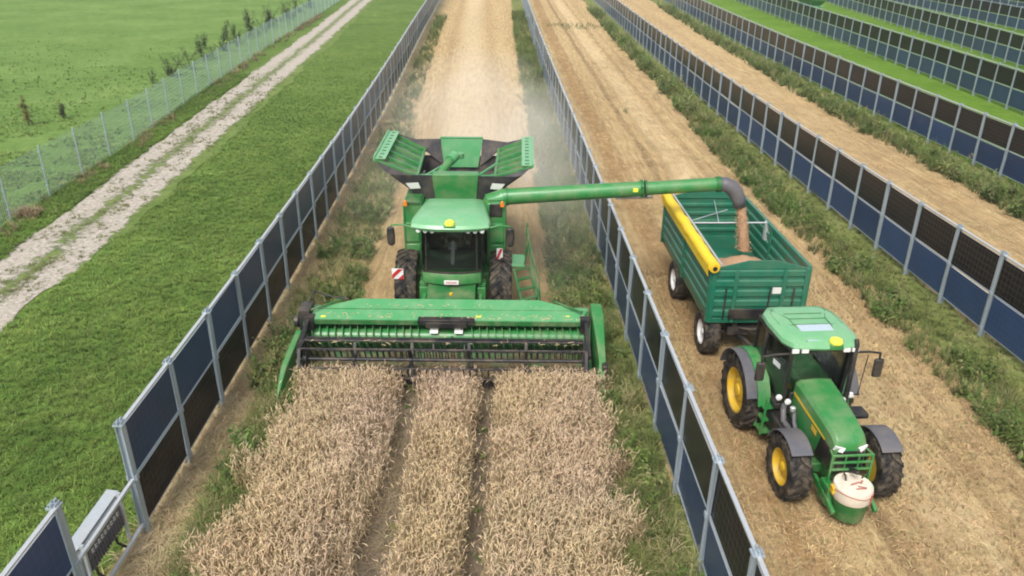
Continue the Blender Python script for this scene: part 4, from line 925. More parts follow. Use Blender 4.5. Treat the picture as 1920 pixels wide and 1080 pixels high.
# fenders
def fender(name, x0, x1, cy, cz, r, a0, a1, mat, t=.03, lip=0):
    mb = MB(); n = 14; rings = []
    for i in range(n + 1):
        a = R(a0 + (a1 - a0) * i / n); c, s_ = math.cos(a), math.sin(a); rings.append([(x0, cy + r * c, cz + r * s_), (x1, cy + r * c, cz + r * s_), (x1, cy + (r + t) * c, cz + (r + t) * s_), (x0, cy + (r + t) * c, cz + (r + t) * s_)])
    mb.loft(rings); return mb.build(name, mat, tr, .008)
for s in (-1, 1):
    fender('front_fender', *sorted((s * .69, s * 1.12)), -2.55, .66, .72, 20, 128, M['greyplastic'])
    f_ = fender('rear_fender', *sorted((s * 1.02, s * 1.26)), 0, .86, .94, 15, 160, M['greyplastic'])
    f_ = fender('rear_fender', *sorted((s * .74, s * 1.02)), 0, .86, .95, 10, 170, M['green'], .05)
    mb = MB(); pr = [(0, 1.0)] + [(.93 * math.cos(R(a)), .86 + .93 * math.sin(R(a))) for a in range(12, 172, 12)]; mb.prism(pr, *sorted((s * .74, s * .77))); mb.build('fender_side', M['green'], tr)
    mb = MB(); mb.bar((s * .70, -2.55, .75), (s * .70, -2.55, 1.40), .05, .05); mb.build('fender_stay', M['darksteel'], tr)
    # steps and tank
    mb = MB()
    for i, z in enumerate((.45, .75, 1.05)): mb.box(*sorted((s * .62, s * .95)), -1.15 + i * .02, -.80, z, z + .04)
    mb.bar((s * .95, -1.13, .42), (s * .88, -1.1, 1.3), .04, .04); mb.bar((s * .95, -.8, .42), (s * .88, -.8, 1.3), .04, .04); mb.build('step', M['green'], tr)
    mb = MB(); mb.box(*sorted((s * .45, s * .80)), -1.9 if s < 0 else -1.6, -.75, .60, 1.0); mb.build('fuel_tank', M['black'], tr, .05)
    # lamps low on the front pillars
    for (dx, dy, dz) in ((.78, -1.36, 1.52), (.60, -1.42, 1.44)):
        mb = MB(); mb.bar((s * .58, -1.24, 1.38), (s * dx, dy + .05, dz), .04, .04); a_ = mb.build('lamp_arm', M['black'], tr)
        mb = MB(); mb.lathe([(.03, .05), (.066, .0), (.066, -.03), (.04, -.04)], (s * dx, dy, dz), 'y', 16); mb.build('front_lamp', M['lamp'], a_)
    # mirrors
    mb = MB(); mb.tube([(s * .64, -1.30, 2.52), (s * 1.0, -1.36, 2.55), (s * 1.24, -1.34, 2.50), (s * 1.26, -1.33, 2.30)], .026, 8); a_ = mb.build('mirror_arm', M['black'], tr)
    mb = MB(); mb.box(s * 1.26 - .10, s * 1.26 + .10, -1.37, -1.28, 1.92, 2.36); mb.build('mirror', M['black'], a_, .04)
mb = MB(); mb.tube([(.66, -1.40, 1.2), (.66, -1.40, 2.75), (.66, -1.34, 2.85)], [.06, .05, .045], 14); mb.tube([(.5, -1.6, 1.1), (.66, -1.42, 1.2)], .07, 12); ex = mb.build('exhaust_pipe', M['black'], tr)
mb = MB(); mb.tube([(.92, -1.38, 1.55), (.95, -1.40, 2.5)], .012, 6); mb.bar((.66, -1.38, 1.55), (.95, -1.40, 1.55), .02, .02); mb.build('antenna', M['black'], tr)
mb = MB(); mb.box(.50, 1.0, -1.85, -1.5, 1.22, 1.34); mb.build('air_box', M['black'], tr, .04)
mb = MB(); mb.tube([(-.62, -1.34, 1.3), (-.70, -1.5, 1.28), (-.72, -1.62, 1.1), (-.60, -1.7, .95)], .06, 10); mb.tube([(-.5, -1.55, 1.35), (-.52, -1.7, 1.1), (-.5, -1.9, .9)], .045, 8); mb.tube([(.48, -1.6, 1.3), (.52, -1.8, 1.0)], .04, 8); build_split(mb, 'hose', M['greyplastic'], tr)
mb = MB(); mb.lathe([(.05, 0), (.06, .08), (.035, .1)], (-.56, -1.62, 1.34), 'z', 12); mb.build('filter_cap', M['alu'], tr)
mb = MB(); mb.plate([(-.69, -1.0, 1.98), (-.735, -.74, 1.98), (-.735, -.74, 2.10), (-.69, -1.0, 2.10)], .01); mb.build('window_sign', M['white'], tc)
# front frame guard and lifting linkage
mb = MB()
for z in (1.02, 1.18, 1.34): mb.bar((-.40, -3.17, z), (.40, -3.17, z), .03, .05)
for s in (-1, 1):
    mb.bar((s * .40, -3.17, .6), (s * .40, -3.17, 1.36), .04, .05); mb.bar((s * .40, -3.17, 1.34), (s * .36, -2.98, 1.34), .04, .04); mb.bar((s * .13, -3.17, .98), (s * .13, -3.17, 1.34), .025, .04)
    mb.bar((s * .42, -2.7, .5), (s * .44, -3.2, .48), .07, .16); mb.bar((s * .44, -3.15, .52), (s * .42, -3.62, .34), .07, .1); mb.box(*sorted((s * .30, s * .46)), -3.36, -3.0, .3, .72)
mb.box(-.46, .46, -3.30, -3.05, .45, .62)
mb.build('front_linkage', M['green'], tr, .008)
mb = MB(); mb.bar((0, -3.1, 1.0), (.02, -3.42, 1.12), .07, .07); mb.tube([(-.12, -3.2, .95), (-.2, -3.4, 1.05), (-.1, -3.3, .8)], .02, 6); mb.tube([(.12, -3.2, .95), (.22, -3.38, 1.1), (.2, -3.25, .8)], .02, 6); mb.build('top_link', M['darksteel'], tr)
mb = MB(); mb.bar((0, .4, .55), (0, 1.0, .58), .09, .09); mb.box(-.3, .3, .35, .5, .4, .9); mb.build('hitch', M['darksteel'], tr)
# weight drum carried on the front linkage
dm = empty('ballast_drum', (6.52, 12.02, .17)); tag(dm, 'green drum with cream top and red strap carried on the tractor front', 'weight drum')
mb = MB(); mb.lathe([(.27, 0), (.29, .02), (.335, .44), (.335, .44)], (0, 0, 0), 'z', 32); mb.build('body', M['green_dark'], dm)
mb = MB(); mb.lathe([(.342, .441), (.352, .46), (.362, .70), (.35, .735), (.33, .735), (.32, .715), (.04, .722)], (0, 0, 0), 'z', 32); lid = mb.build('lid', M['offwhite'], dm)
mb = MB(); mb.tube([(.368 * math.cos(a * math.pi / 16), .368 * math.sin(a * math.pi / 16), .655 + .03 * math.sin(a * .4)) for a in range(33)], .008, 6); mb.bar((.25, -.265, .45), (.255, -.265, .68), .03, .012); mb.build('strap', M['rust'], dm)
mb = MB()
for i, (x, y, a, l) in enumerate(((-.06, -.02, .4, .22), (.06, -.06, -.3, .16), (.0, -.14, .1, .2), (.14, .02, .9, .12))): mb.bar((x, y, .727), (x + l * math.cos(a), y + l * math.sin(a), .727), .035, .006)
mb.build('stain', paint('rust_stain', (.42, .17, .12), .6, dust=.2), lid)
mb = MB(); mb.box(-.40, -.33, -.06, .08, .52, .68); mb.build('bracket', M['yellow'], dm, .01)
mb = MB(); mb.bar((0, .34, .3), (0, .62, .30), .5, .06); mb.box(-.22, .22, .30, .36, .1, .6); mb.build('carrier', M['green_dark'], dm)

# ------------------------------------------------------------------ green wagon far behind the panel rows
wg = empty('hopper_wagon', (35.3, 100.0, 0), R(8)); wg.scale = (.8, .9, 1); tag(wg, 'green hopper wagon with pale lower rim, far off between panel rows at the top edge', 'wagon')
mb = MB(); mb.loft([[(-.7, -1.6, 1.85), (.7, -1.6, 1.85), (.7, 1.6, 1.85), (-.7, 1.6, 1.85)], [(-1.2, -2.4, 2.5), (1.2, -2.4, 2.5), (1.2, 2.4, 2.5), (-1.2, 2.4, 2.5)], [(-1.25, -2.5, 3.4), (1.25, -2.5, 3.4), (1.25, 2.5, 3.4), (-1.25, 2.5, 3.4)], [(-1.15, -2.4, 3.4), (1.15, -2.4, 3.4), (1.15, 2.4, 3.4), (-1.15, 2.4, 3.4)], [(-1.1, -2.3, 2.6), (1.1, -2.3, 2.6), (1.1, 2.3, 2.6), (-1.1, 2.3, 2.6)]]); mb.build('hopper', M['green'], wg)
mb = MB(); mb.box(-1.15, 1.15, -2.05, 2.0, 1.70, 1.86); mb.build('rim', M['green_top'], wg, .02)
mb = MB(); mb.box(-.8, .8, -2.2, 2.2, .8, .95)
for x in (-.7, .7):
    for y in (-1.4, 1.4): mb.bar((x, y, .9), (x, y, 1.75), .1, .1)
mb.bar((0, -2.1, .8), (0, -4.0, .6), .12, .12); mb.build('chassis', M['darksteel'], wg)
for s in (-1, 1): wheel(wg, s * 1.05, .4, .62, .5, s, M['yellow'], 0, .01, .34)
# ------------------------------------------------------------------ standing wheat
M['wheat'] = vc_mat('ripe_wheat', .75, .12, up=.7); M['plant'] = vc_mat('leaf', .6, .25); M['straw'] = vc_mat('straw', .75, .1)
def wheat_tpl(seed):
    r = np.random.default_rng(seed); T = Tpl(); h = r.uniform(.66, .82); bx, by = r.normal(0, .07, 2)
    stem = [(0, 0, 0), (bx * .2, by * .2, h * .5), (bx * .7, by * .7, h * .88), (bx, by, h)]
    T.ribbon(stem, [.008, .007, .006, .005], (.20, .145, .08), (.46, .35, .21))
    a = r.uniform(0, 6.28); dr = r.uniform(.1, 1.0); p = Vector((bx, by, h)); pts = [p]; el = r.uniform(.075, .105); e = 1.45
    for i in range(3): e -= dr * .42; p = p + Vector((math.cos(a) * math.cos(e), math.sin(a) * math.cos(e), math.sin(e))) * el / 3; pts.append(p)
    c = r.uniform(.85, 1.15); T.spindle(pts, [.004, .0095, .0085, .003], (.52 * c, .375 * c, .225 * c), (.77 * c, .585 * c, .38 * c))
    T.ribbon([pts[2], pts[3], pts[3] + (pts[3] - pts[2]) * 1.3], [.008, .009, .003], (.72 * c, .57 * c, .40 * c))
    for k in range(2):
        z = h * r.uniform(.45, .8); b = r.uniform(0, 6.28); L = r.uniform(.12, .22)
        T.ribbon([(bx * .5, by * .5, z), (bx * .5 + math.cos(b) * L * .6, by * .5 + math.sin(b) * L * .6, z + .05), (bx * .5 + math.cos(b) * L, by * .5 + math.sin(b) * L, z - .08)], [.012, .010, .003], (.34, .25, .14), (.47, .35, .20))
    return T
n = 54000; Y = rng.uniform(7.2, 16.9, n); X = -5.75 + (8.45) * rng.random(n) + (rowx('B', Y) - 3.35)
wob = (vnoise(X * 0, Y, 1.6, 21) - .5)
t1 = -2.34 + .14 * wob + np.clip(13 - Y, 0, 6) * -.015; w1 = .25 + .14 * vnoise(X * 0 + 4, Y, 1.1, 22) + np.clip(14.5 - Y, 0, 6) * .015
t2 = -.58 + .12 * (vnoise(X * 0 + 30, Y, 2.0, 23) - .5); w2 = .24 + .08 * vnoise(X * 0 + 9, Y, .8, 24)
edge = (X > -5.75 + .9 * vnoise(X, Y, .55, 25) + .35 * rng.random(n)) & (X < 2.62 - .85 * vnoise(X, Y, .6, 26) - .35 * rng.random(n) + (rowx('B', Y) - 3.35))
d1 = np.abs(X - t1) / w1; d2 = np.abs(X - t2) / w2
keep = edge & (d1 > 1 - .25 * rng.random(n)) & (d2 > 1 - .25 * rng.random(n)) & (rng.random(n) < .55 + .9 * vnoise(X, Y, .22, 27)) & ~((Y > 16.25) & (rng.random(n) < .55))
hz = .78 + .30 * vnoise(X, Y, .5, 28) - .12 * (rng.random(n) < .1)
low = ((d1 < 2.2) | (d2 < 1.6)) & (rng.random(n) < .65); hz = np.where(low, hz * (.5 + .4 * rng.random(n)), hz); keep &= ~((d1 < 2.4) & (X < t1) & (rng.random(n) < .35)); hz = np.where(Y > 16.25, hz * .72, hz); keep &= (Y < 16.75)
X, Y, hz = X[keep], Y[keep], hz[keep]; tn = .74 + .44 * vnoise(X, Y, .16, 29)
cl = np.stack([tn, tn * (.97 + .06 * vnoise(X, Y, 2.2, 30)), tn * (.9 + .2 * vnoise(X, Y, 1.5, 31))], -1)
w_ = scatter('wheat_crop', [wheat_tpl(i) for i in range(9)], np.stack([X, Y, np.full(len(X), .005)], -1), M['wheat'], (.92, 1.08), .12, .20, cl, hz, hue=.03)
tag(w_, 'ripe beige wheat standing in front of the header, crossed by two dark wheel lanes', 'wheat', kind='stuff')

# ------------------------------------------------------------------ grass, weeds and straw
def tuft(seed, n, hgt, spread, wdt, c0, c1, droop=.6, tri=3):
    r = np.random.default_rng(seed); T = Tpl()
    for i in range(n):
        a = r.uniform(0, 6.28); L = hgt * r.uniform(.55, 1.1); s = spread * r.uniform(.2, 1); b = r.uniform(0, .05); k = r.uniform(.75, 1.25)
        p0 = Vector((b * math.cos(a), b * math.sin(a), 0)); dirv = Vector((math.cos(a), math.sin(a), 0)); q = r.uniform(.2, 1) * droop
        pts = [p0, p0 + dirv * s * .45 + Vector((0, 0, L * .65)), p0 + dirv * s * 1.1 + Vector((0, 0, L * (1 - .55 * q)))]
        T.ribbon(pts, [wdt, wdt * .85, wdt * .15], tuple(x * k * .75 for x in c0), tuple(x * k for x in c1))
    return T
def broadleaf(seed, h, c, nl=14, seedhead=None):
    r = np.random.default_rng(seed); T = Tpl()
    for s in range(int(r.integers(2, 4))):
        bx, by = r.normal(0, .1, 2); hh = h * r.uniform(.65, 1.1); top = Vector((bx * 2, by * 2, hh)); T.ribbon([(bx * .3, by * .3, 0), (bx, by, hh * .5), top], [.012, .010, .005], tuple(x * .7 for x in c))
        for i in range(nl):
            z = hh * (.12 + .85 * i / nl); a = r.uniform(0, 6.28); L = h * .30 * (1.1 - .6 * i / nl) * r.uniform(.7, 1.2); k = r.uniform(.65, 1.35); q = z / hh
            o = Vector((bx * 2 * q, by * 2 * q, z)); dv = Vector((math.cos(a), math.sin(a), 0))
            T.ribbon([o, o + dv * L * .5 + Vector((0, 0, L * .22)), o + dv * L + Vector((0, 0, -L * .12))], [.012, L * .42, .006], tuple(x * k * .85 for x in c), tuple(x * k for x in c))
        if seedhead:
            for i in range(7): a = r.uniform(0, 6.28); o = top + Vector((math.cos(a), math.sin(a), 0)) * r.uniform(0, .06) + Vector((0, 0, r.uniform(-.12, .06))); T.ribbon([o, o + Vector((.012, 0, .03)), o + Vector((0, .01, .06))], [.02, .035, .01], seedhead)
    return T
G1, G2, G3 = (.14, .25, .045), (.19, .31, .060), (.24, .36, .09)
HAY, HAY2, OLIVE, DK = (.54, .44, .24), (.66, .54, .31), (.27, .28, .11), (.10, .165, .04)
lawn_t = [tuft(100 + i, 8, .10, .13, .012, DK if i % 4 == 0 else G1, [G2, G3, G2, (.17, .31, .06)][i % 4], .5) for i in range(8)]
def strewn(name, tpls, y0, y1, fl, fr, dens, mat, scale, tilt, tint, cols=None, thr=None, seed=0, z=0.0, label=None, cat='grass', lean=None, ns=.8, power=1.0, fade=False):
    area = sum(max(0, float(fr(y)) - float(fl(y))) for y in np.linspace(y0, y1, 40)) / 40 * (y1 - y0); n = int(area * dens)
    Y = y0 + (y1 - y0) * rng.random(n) ** power; a = np.array([float(fl(y)) for y in Y]); b = np.array([float(fr(y)) for y in Y]); X = a + (b - a) * rng.random(n)
    if thr is not None: k = vnoise(X, Y, ns, seed) + .3 * (vnoise(X, Y, ns * .3, seed + 1) - .5) > thr + rng.uniform(-.12, .12, n); X, Y = X[k], Y[k]
    if fade: k = rng.random(len(Y)) < np.clip(1.25 * (1 - (Y - y0) / (y1 - y0)), 0, 1); X, Y = X[k], Y[k]
    cl = None
    if cols is not None: q = vnoise(X, Y, .9, seed + 5)[:, None]; q2 = vnoise(X, Y, 3.5, seed + 6)[:, None]; cl = (np.array(cols[0]) * (1 - q) + np.array(cols[1]) * q) * (.8 + .4 * q2)
    o = scatter(name, tpls, np.stack([X, Y, np.full(len(X), z)], -1), mat, scale, tilt, tint, cl, lean=lean)
    tag(o, label, cat, kind='stuff'); return o
rA = lambda d: (lambda y: float(rowx('A', y)) + d)
rB = lambda d: (lambda y: float(rowx('B', y)) + d)
rC = lambda d: (lambda y: float(rowx('C', y)) + d)
rD = lambda d: (lambda y: float(rowx('D', y)) + d)
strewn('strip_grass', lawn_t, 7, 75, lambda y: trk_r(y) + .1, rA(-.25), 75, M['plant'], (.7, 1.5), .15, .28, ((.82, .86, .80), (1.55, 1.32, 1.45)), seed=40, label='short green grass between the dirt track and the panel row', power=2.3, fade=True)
strewn('track_edge_grass', lawn_t, 18, 60, lambda y: fen(y) - .2, lambda y: trk_l(y) - .05, 75, M['plant'], (1.0, 1.9), .15, .25, ((.9, .95, .8), (1.2, 1.1, 1.1)), seed=42, label='green grass between the wire fence and the dirt track')
strewn('track_tufts', [tuft(140 + i, 8, .10, .12, .014, OLIVE, (.22, .24, .09)) for i in range(4)], 17, 60, lambda y: trk_l(y) + .2, lambda y: trk_r(y) - .2, 26, M['plant'], (.6, 1.3), .2, .3, thr=.56, seed=43, z=.02, ns=.5, label='sparse low weeds growing on the dirt track')
mead_t = [tuft(150 + i, 7, .16, .2, .022, [G2, (.20, .30, .08)][i % 2], [(.26, .37, .11), (.30, .40, .14)][i % 2]) for i in range(6)]
strewn('meadow_grass', mead_t, 24, 85, lambda y: -19.5 - .62 * (y - 20), lambda y: fen(y) - .3, 13, M['plant'], (.4, 1.3), .15, .22, ((.85, .9, .8), (1.15, 1.1, 1.1)), thr=.32, seed=44, ns=1.6, power=2.0, label='meadow grass left of the wire fence', fade=True)
# dry grass under the wire fence
dry_t = [tuft(160 + i, 12, .42, .3, .014, (.2, .15, .08), [HAY, (.38, .28, .17), (.42, .29, .18)][i % 3], .8) for i in range(5)]
strewn('dry_grass', dry_t, 24, 100, lambda y: fen(y) - .1, lambda y: fen(y) + .9, 9, M['straw'], (.6, 1.2), .2, .3, thr=.42, seed=45, ns=1.5, label='dry brownish grass along the foot of the wire fence')
hayclump = scatter('dry_grass_clump', dry_t, np.stack([rng.normal(-18.75, .28, 60), rng.normal(28.7, .25, 60), np.zeros(60)], -1), M['straw'], (.7, 1.3), .25, .25); tag(hayclump, 'pale tan clump of dry grass at the foot of the nearest wire fence post', 'dry grass', kind='stuff')
# verges under the panel rows
tall_t = [tuft(170 + i, 13, .55, .40, .013, DK, [OLIVE, (.22, .27, .09), (.45, .38, .22), (.25, .29, .11)][i % 4], .8) for i in range(8)]
low_t = [tuft(270 + i, 9, .16, .22, .013, (.14, .18, .05), [(.26, .30, .09), (.33, .34, .13), (.22, .28, .07), (.42, .37, .19)][i % 4], .9) for i in range(6)]
weed_t = [broadleaf(190 + i, .6, [(.125, .20, .055), (.165, .24, .07), (.115, .18, .05), (.23, .26, .11)][i % 4], 13, (.27, .25, .13) if i % 4 == 1 else None) for i in range(8)]
def under(fl, fr, y0, y1, d, label, seed, sc=1.0): strewn('verge_grass', low_t, y0, y1, fl, fr, d, M['plant'], (.6 * sc, 1.3 * sc), .2, .25, ((.85, .9, .8), (1.15, 1.15, 1.1)), seed=seed, label=label, power=1.5)
def verge(name, fl, fr, y0, y1, d, label, seed, sc=1.0, weeds=.5, pw=1.3, hay=0.0):
    o = strewn(name, tall_t[:6] if hay == 0 else tall_t, y0, y1, fl, fr, d, M['plant'], (.45 * sc, 1.05 * sc), .22, .3, ((.75, .85, .7), (1.35, 1.2, 1.2)), thr=.22, seed=seed, ns=.7, label=label, cat='weeds', power=pw)
    if weeds: o = strewn(name, weed_t, y0, y1, fl, fr, d * weeds, M['plant'], (.5 * sc, 1.25 * sc), .15, .3, ((.75, .85, .7), (1.3, 1.2, 1.1)), thr=.50, seed=seed + 3, ns=1.1, label=label.replace('grass', 'leafy weeds'), cat='weeds', power=pw)
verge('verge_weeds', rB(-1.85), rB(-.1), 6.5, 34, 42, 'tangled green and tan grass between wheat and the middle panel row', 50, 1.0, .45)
verge('verge_weeds', rB(-1.7), rB(-.1), 34, 105, 9, 'far grass strip beside the stubble along the middle panel row', 54, 1.5, .4)
under(rC(-1.6), rC(.2), 12, 60, 34, 'low yellow green grass under the panel row right of the tractor', 59)
under(rD(-1.6), rD(.1), 27, 80, 18, 'low yellow green grass under the panel row beyond the pale stubble', 67, 1.4)
under(rB(-.9), rB(.25), 7, 60, 26, 'low grass directly under the middle panel row', 51)
verge('verge_weeds', rC(-2.45), rC(-1.0), 13, 45, 34, 'tall green grass in front of the panel row right of the tractor', 58, 1.0, .8)
verge('verge_weeds', rC(-2.1), rC(-.9), 45, 110, 10, 'far grass along the panel row right of the tractor', 62, 1.6, .6)
verge('verge_weeds', rD(-2.6), rD(-1.1), 28, 60, 18, 'grass strip at the far edge of the pale stubble', 66, 1.3, .5)
verge('verge_weeds', rD(-2.4), rD(-1.0), 60, 115, 8, 'farthest grass strip at the edge of the pale stubble', 70, 1.6, .5)
verge('verge_weeds', lambda y: -6.05 + (float(rowx('A', y)) + 6.9), lambda y: -5.15 + (float(rowx('A', y)) + 6.9), 7, 20, 120, 'green grass between the left panel row and the wheat', 74, .95, .25, 1.3, .1)
verge('verge_weeds', rA(.55), rA(2.3), 16.5, 42, 22, 'bushy olive grass beside the stubble behind the header, along the left panel row', 76, 1.15, .5)
verge('verge_weeds', rA(.7), rA(1.9), 32, 100, 8, 'far grass along the right side of the left panel row', 78, 1.3, .4)
hay_t = [tuft(210 + i, 12, .28, .45, .012, (.54, .42, .24), [(.66, .54, .32), (.76, .62, .37), (.70, .53, .28)][i % 3], 1.35) for i in range(5)]
strewn('dry_hay', hay_t, 7, 45, rA(-.1), rA(1.1), 70, M['straw'], (.5, 1.1), .3, .25, ((.9, .9, .9), (1.25, 1.2, 1.15)), seed=82, label='flattened yellow hay under the left panel row', cat='hay')
strewn('dry_hay', hay_t, 6.5, 30, rB(-1.9), rB(-.1), 9, M['straw'], (.6, 1.2), .3, .25, ((.7, .7, .7), (1.0, 1.0, 1.0)), seed=84, label='flattened tan hay along the middle panel row', cat='hay', thr=.5, ns=1.2)
strewn('wheel_lane_weeds', weed_t[:4] + tall_t[:3], 8, 16.5, lambda y: -2.9, lambda y: -.45, 7, M['plant'], (.22, .5), .2, .3, ((.9, .9, .8), (1.5, 1.4, 1.3)), thr=.45, seed=86, ns=.9, label='green weeds growing low in the wheel lanes of the wheat', cat='weeds')
strewn('lane_litter', [tuft(240 + i, 9, .20, .34, .012, (.24, .18, .11), [(.40, .32, .20), (.48, .38, .24), (.30, .26, .13)][i % 3], 1.3) for i in range(4)], 7.5, 16.8, lambda y: -2.95 - max(0, 14 - y) * .03, lambda y: -2.0, 42, M['straw'], (.5, 1.1), .3, .25, ((.7, .7, .65), (1.1, 1.1, 1.05)), thr=.3, seed=88, label='flattened brown straw in the wider left wheel lane of the wheat', cat='straw')
strewn('lane_litter', [tuft(250 + i, 9, .16, .28, .012, (.2, .15, .10), [(.34, .27, .18), (.42, .34, .22)][i % 2], 1.3) for i in range(4)], 7.5, 16.8, lambda y: -.85, lambda y: -.3, 40, M['straw'], (.5, 1.0), .3, .25, ((.6, .6, .6), (1.0, 1.0, .95)), thr=.3, seed=89, label='flattened dark straw in the narrow right wheel lane of the wheat', cat='straw')
strewn('cut_wheat', [tuft(260 + i, 9, .22, .34, .013, (.30, .22, .13), [(.60, .46, .30), (.50, .38, .23), (.66, .52, .34)][i % 3], 1.2) for i in range(4)], 16.62, 17.75, lambda y: -5.05, lambda y: 1.85, 75, M['straw'], (.5, 1.2), .3, .25, ((.6, .6, .6), (1.0, 1.0, .95)), seed=87, z=.27, label='cut wheat lying on the header behind the cutter bar', cat='wheat')
# straw lying on the stubble, and the short stubble itself
def straws(seed, n):
    r = np.random.default_rng(seed); T = Tpl()
    for i in range(n):
        a = r.uniform(0, 6.28); L = r.uniform(.05, .19); x, y = r.normal(0, .14, 2); z = r.uniform(.01, .05); k = r.uniform(.65, 1.3); dz = r.uniform(-.015, .05)
        T.ribbon([(x, y, z), (x + math.cos(a) * L * .5, y + math.sin(a) * L * .5, z + .02 + dz * .5), (x + math.cos(a) * L, y + math.sin(a) * L, z + dz)], [.008, .010, .007], tuple(q * k for q in (.58, .43, .235)))
    return T
straw_t = [straws(300 + i, 9) for i in range(6)]
stub_t = [tuft(320 + i, 7, .15, .05, .010, (.40, .29, .15), [(.54, .41, .22), (.47, .36, .19), (.62, .48, .28)][i % 3], .2) for i in range(5)]
def rowsof(name, fl, fr, y0, y1, d, label, pw=1.3, sc=1.0, cols=((.75, .72, .68), (1.2, 1.18, 1.15)), seed=90):
    strewn(name, straw_t, y0, y1, fl, fr, d, M['straw'], (.6 * sc, 1.2 * sc), .1, .25, cols, thr=.3, seed=seed, z=.012, ns=.6, label=label, cat='straw', power=pw)
rowsof('straw_litter', rB(.3), rC(-1.6), 7, 30, 38, 'chopped straw lying on the stubble around the tractor and trailer', seed=90)
rowsof('straw_litter', rB(.3), rC(-1.6), 30, 70, 8, 'straw on the far part of the lane behind the trailer', 1.4, 1.6, seed=92)
rowsof('straw_litter', rA(1.0), rB(-1.6), 18, 40, 16, 'straw scattered on the stubble behind the combine', 1.3, 1.2, seed=94)
rowsof('straw_litter', rC(.4), rD(-2.0), 18, 60, 10, 'pale straw on the lane beyond the right panel row', 1.3, 1.5, seed=96)
def stubble(name, fl, fr, y0, y1, label, seed, step=.14, along=.10):
    Xs = []; Ys = []; y = y0
    ys = np.arange(y0, y1, along); wmax = int(11 / step)
    for i in range(wmax):
        for_y = ys + rng.uniform(-.05, .05, len(ys)); x = np.array([float(fl(q)) for q in for_y[::20]]); x = np.interp(for_y, for_y[::20], x) + i * step + rng.normal(0, .02, len(ys)); xr = np.interp(for_y, for_y[::20], [float(fr(q)) for q in for_y[::20]])
        k = (x < xr) & (rng.random(len(ys)) < .25 + .75 * vnoise(x, for_y, .8, seed)); Xs.append(x[k]); Ys.append(for_y[k])
    X = np.concatenate(Xs); Y = np.concatenate(Ys); q = vnoise(X, Y, .7, seed + 2)[:, None]
    o = scatter(name, stub_t, np.stack([X, Y, np.full(len(X), .005)], -1), M['straw'], (.6, 1.1), .25, .2, (np.array((.72, .68, .62)) * (1 - q) + np.array((1.15, 1.12, 1.08)) * q)); tag(o, label, 'stubble', kind='stuff')
stubble('stubble_stalks', rB(.35), rC(-1.7), 8, 24, 'short cut stubble around the tractor', 98)
# low weeds crossing the haul lane far back, and odd green spots
sp_ = [(5.6, 92), (6.6, 91), (7.5, 90), (4.9, 93), (8.3, 92)]
P = np.concatenate([np.stack([rng.normal(x, 1.3, 30), rng.normal(y, .9, 30), np.zeros(30)], -1) for x, y in sp_] + [np.stack([rng.normal(6.75, .15, 8), rng.normal(48.5, .3, 8), np.zeros(8)], -1)])
o = scatter('stubble_weeds', weed_t + tall_t[:4], P, M['plant'], (.25, .6), .2, .3); tag(o, 'patch of low green weeds on the stubble far behind the trailer', 'weeds', kind='stuff')

# ------------------------------------------------------------------ tall weeds along the wire fence: things of their own
def sapling(name, x, y, h, col, label, group=None, seed=0, wide=.5):
    r = np.random.default_rng(seed); e = empty(name, (x, y, 0), float(r.uniform(0, 6))); tag(e, label, 'plant', group)
    mb = MB(); crown = Tpl()
    for s in range(int(r.integers(3, 6))):
        bx, by = r.normal(0, .17, 2) * wide * 2; hh = h * r.uniform(.7, 1.05); mb.tube([(bx * .2, by * .2, -.02), (bx * .7, by * .7, hh * .5), (bx * 1.6, by * 1.6, hh * .97)], [.014, .01, .005], 5)
        for i in range(40):
            q = .18 + .82 * r.random(); a = r.uniform(0, 6.28); L = h * .20 * r.uniform(.5, 1.2) * (1.15 - .5 * q); k = r.uniform(.55, 1.5); o = Vector((bx * 1.6 * q, by * 1.6 * q, hh * q)); dv = Vector((math.cos(a), math.sin(a), r.uniform(-.2, .5)))
            crown.ribbon([o, o + dv * L * .5, o + dv * L - Vector((0, 0, L * .25))], [.012, L * .5, .01], tuple(c * k for c in col))
    mb.build('stem', M['straw_stem'], e)
    V, F, C = crown.arrays(); f = big_mesh('foliage', V, np.full(len(F), 4), F.ravel(), M['plant'], np.clip(C, 0, 1)); f.parent = e
M['straw_stem'] = paint('weed_stem', (.10, .10, .05), .8, dust=0)
for i, (x, y, h) in enumerate([(-26.0, 77.0, 1.3), (-27.3, 78, 1.2), (-26.2, 85.5, 1.4), (-26.9, 90.5, 1.5), (-26.3, 94.5, 1.3), (-27.5, 100, 1.6), (-26.7, 107, 1.5), (-25.2, 58.8, 1.6), (-26.6, 66.0, 1.4), (-26.2, 68.0, 1.9), (-27.6, 72.5, 1.5), (-26.9, 75.3, 2.2), (-27.2, 79.5, 1.6), (-26.3, 82.0, 2.4), (-27.5, 85.0, 2.0), (-26.6, 88.5, 2.3), (-27.4, 92.5, 1.8), (-26.8, 97.5, 2.2), (-27.4, 104, 2.0), (-27.0, 110, 2.2), (-26.4, 63.5, 1.0), (-25.3, 71, 1.2)]):
    sapling('tall_weed', x, y, h, (.065, .095, .035), 'dark leafy weed standing in the line behind the wire fence', 'dark weeds in a line behind the wire fence', 400 + i, .5 + .25 * (i % 3))
for i in range(34):
    y = 56 + 54 * ((i + .3) / 34) + float(rng.normal(0, .8)); sapling('low_shrub', -25.2 - (y - 56) * .035 + float(rng.normal(0, .5)), y, float(rng.uniform(.5, 1.1)), (.075, .115, .04), 'low dark green scrub between the tall weeds behind the wire fence', 'low scrub behind the wire fence', 500 + i, 1.1)
sapling('tall_weed', -26.9, 43.4, 1.75, (.16, .14, .045), 'tallest brownish olive weed alone in the meadow at the left', None, 430, .25)
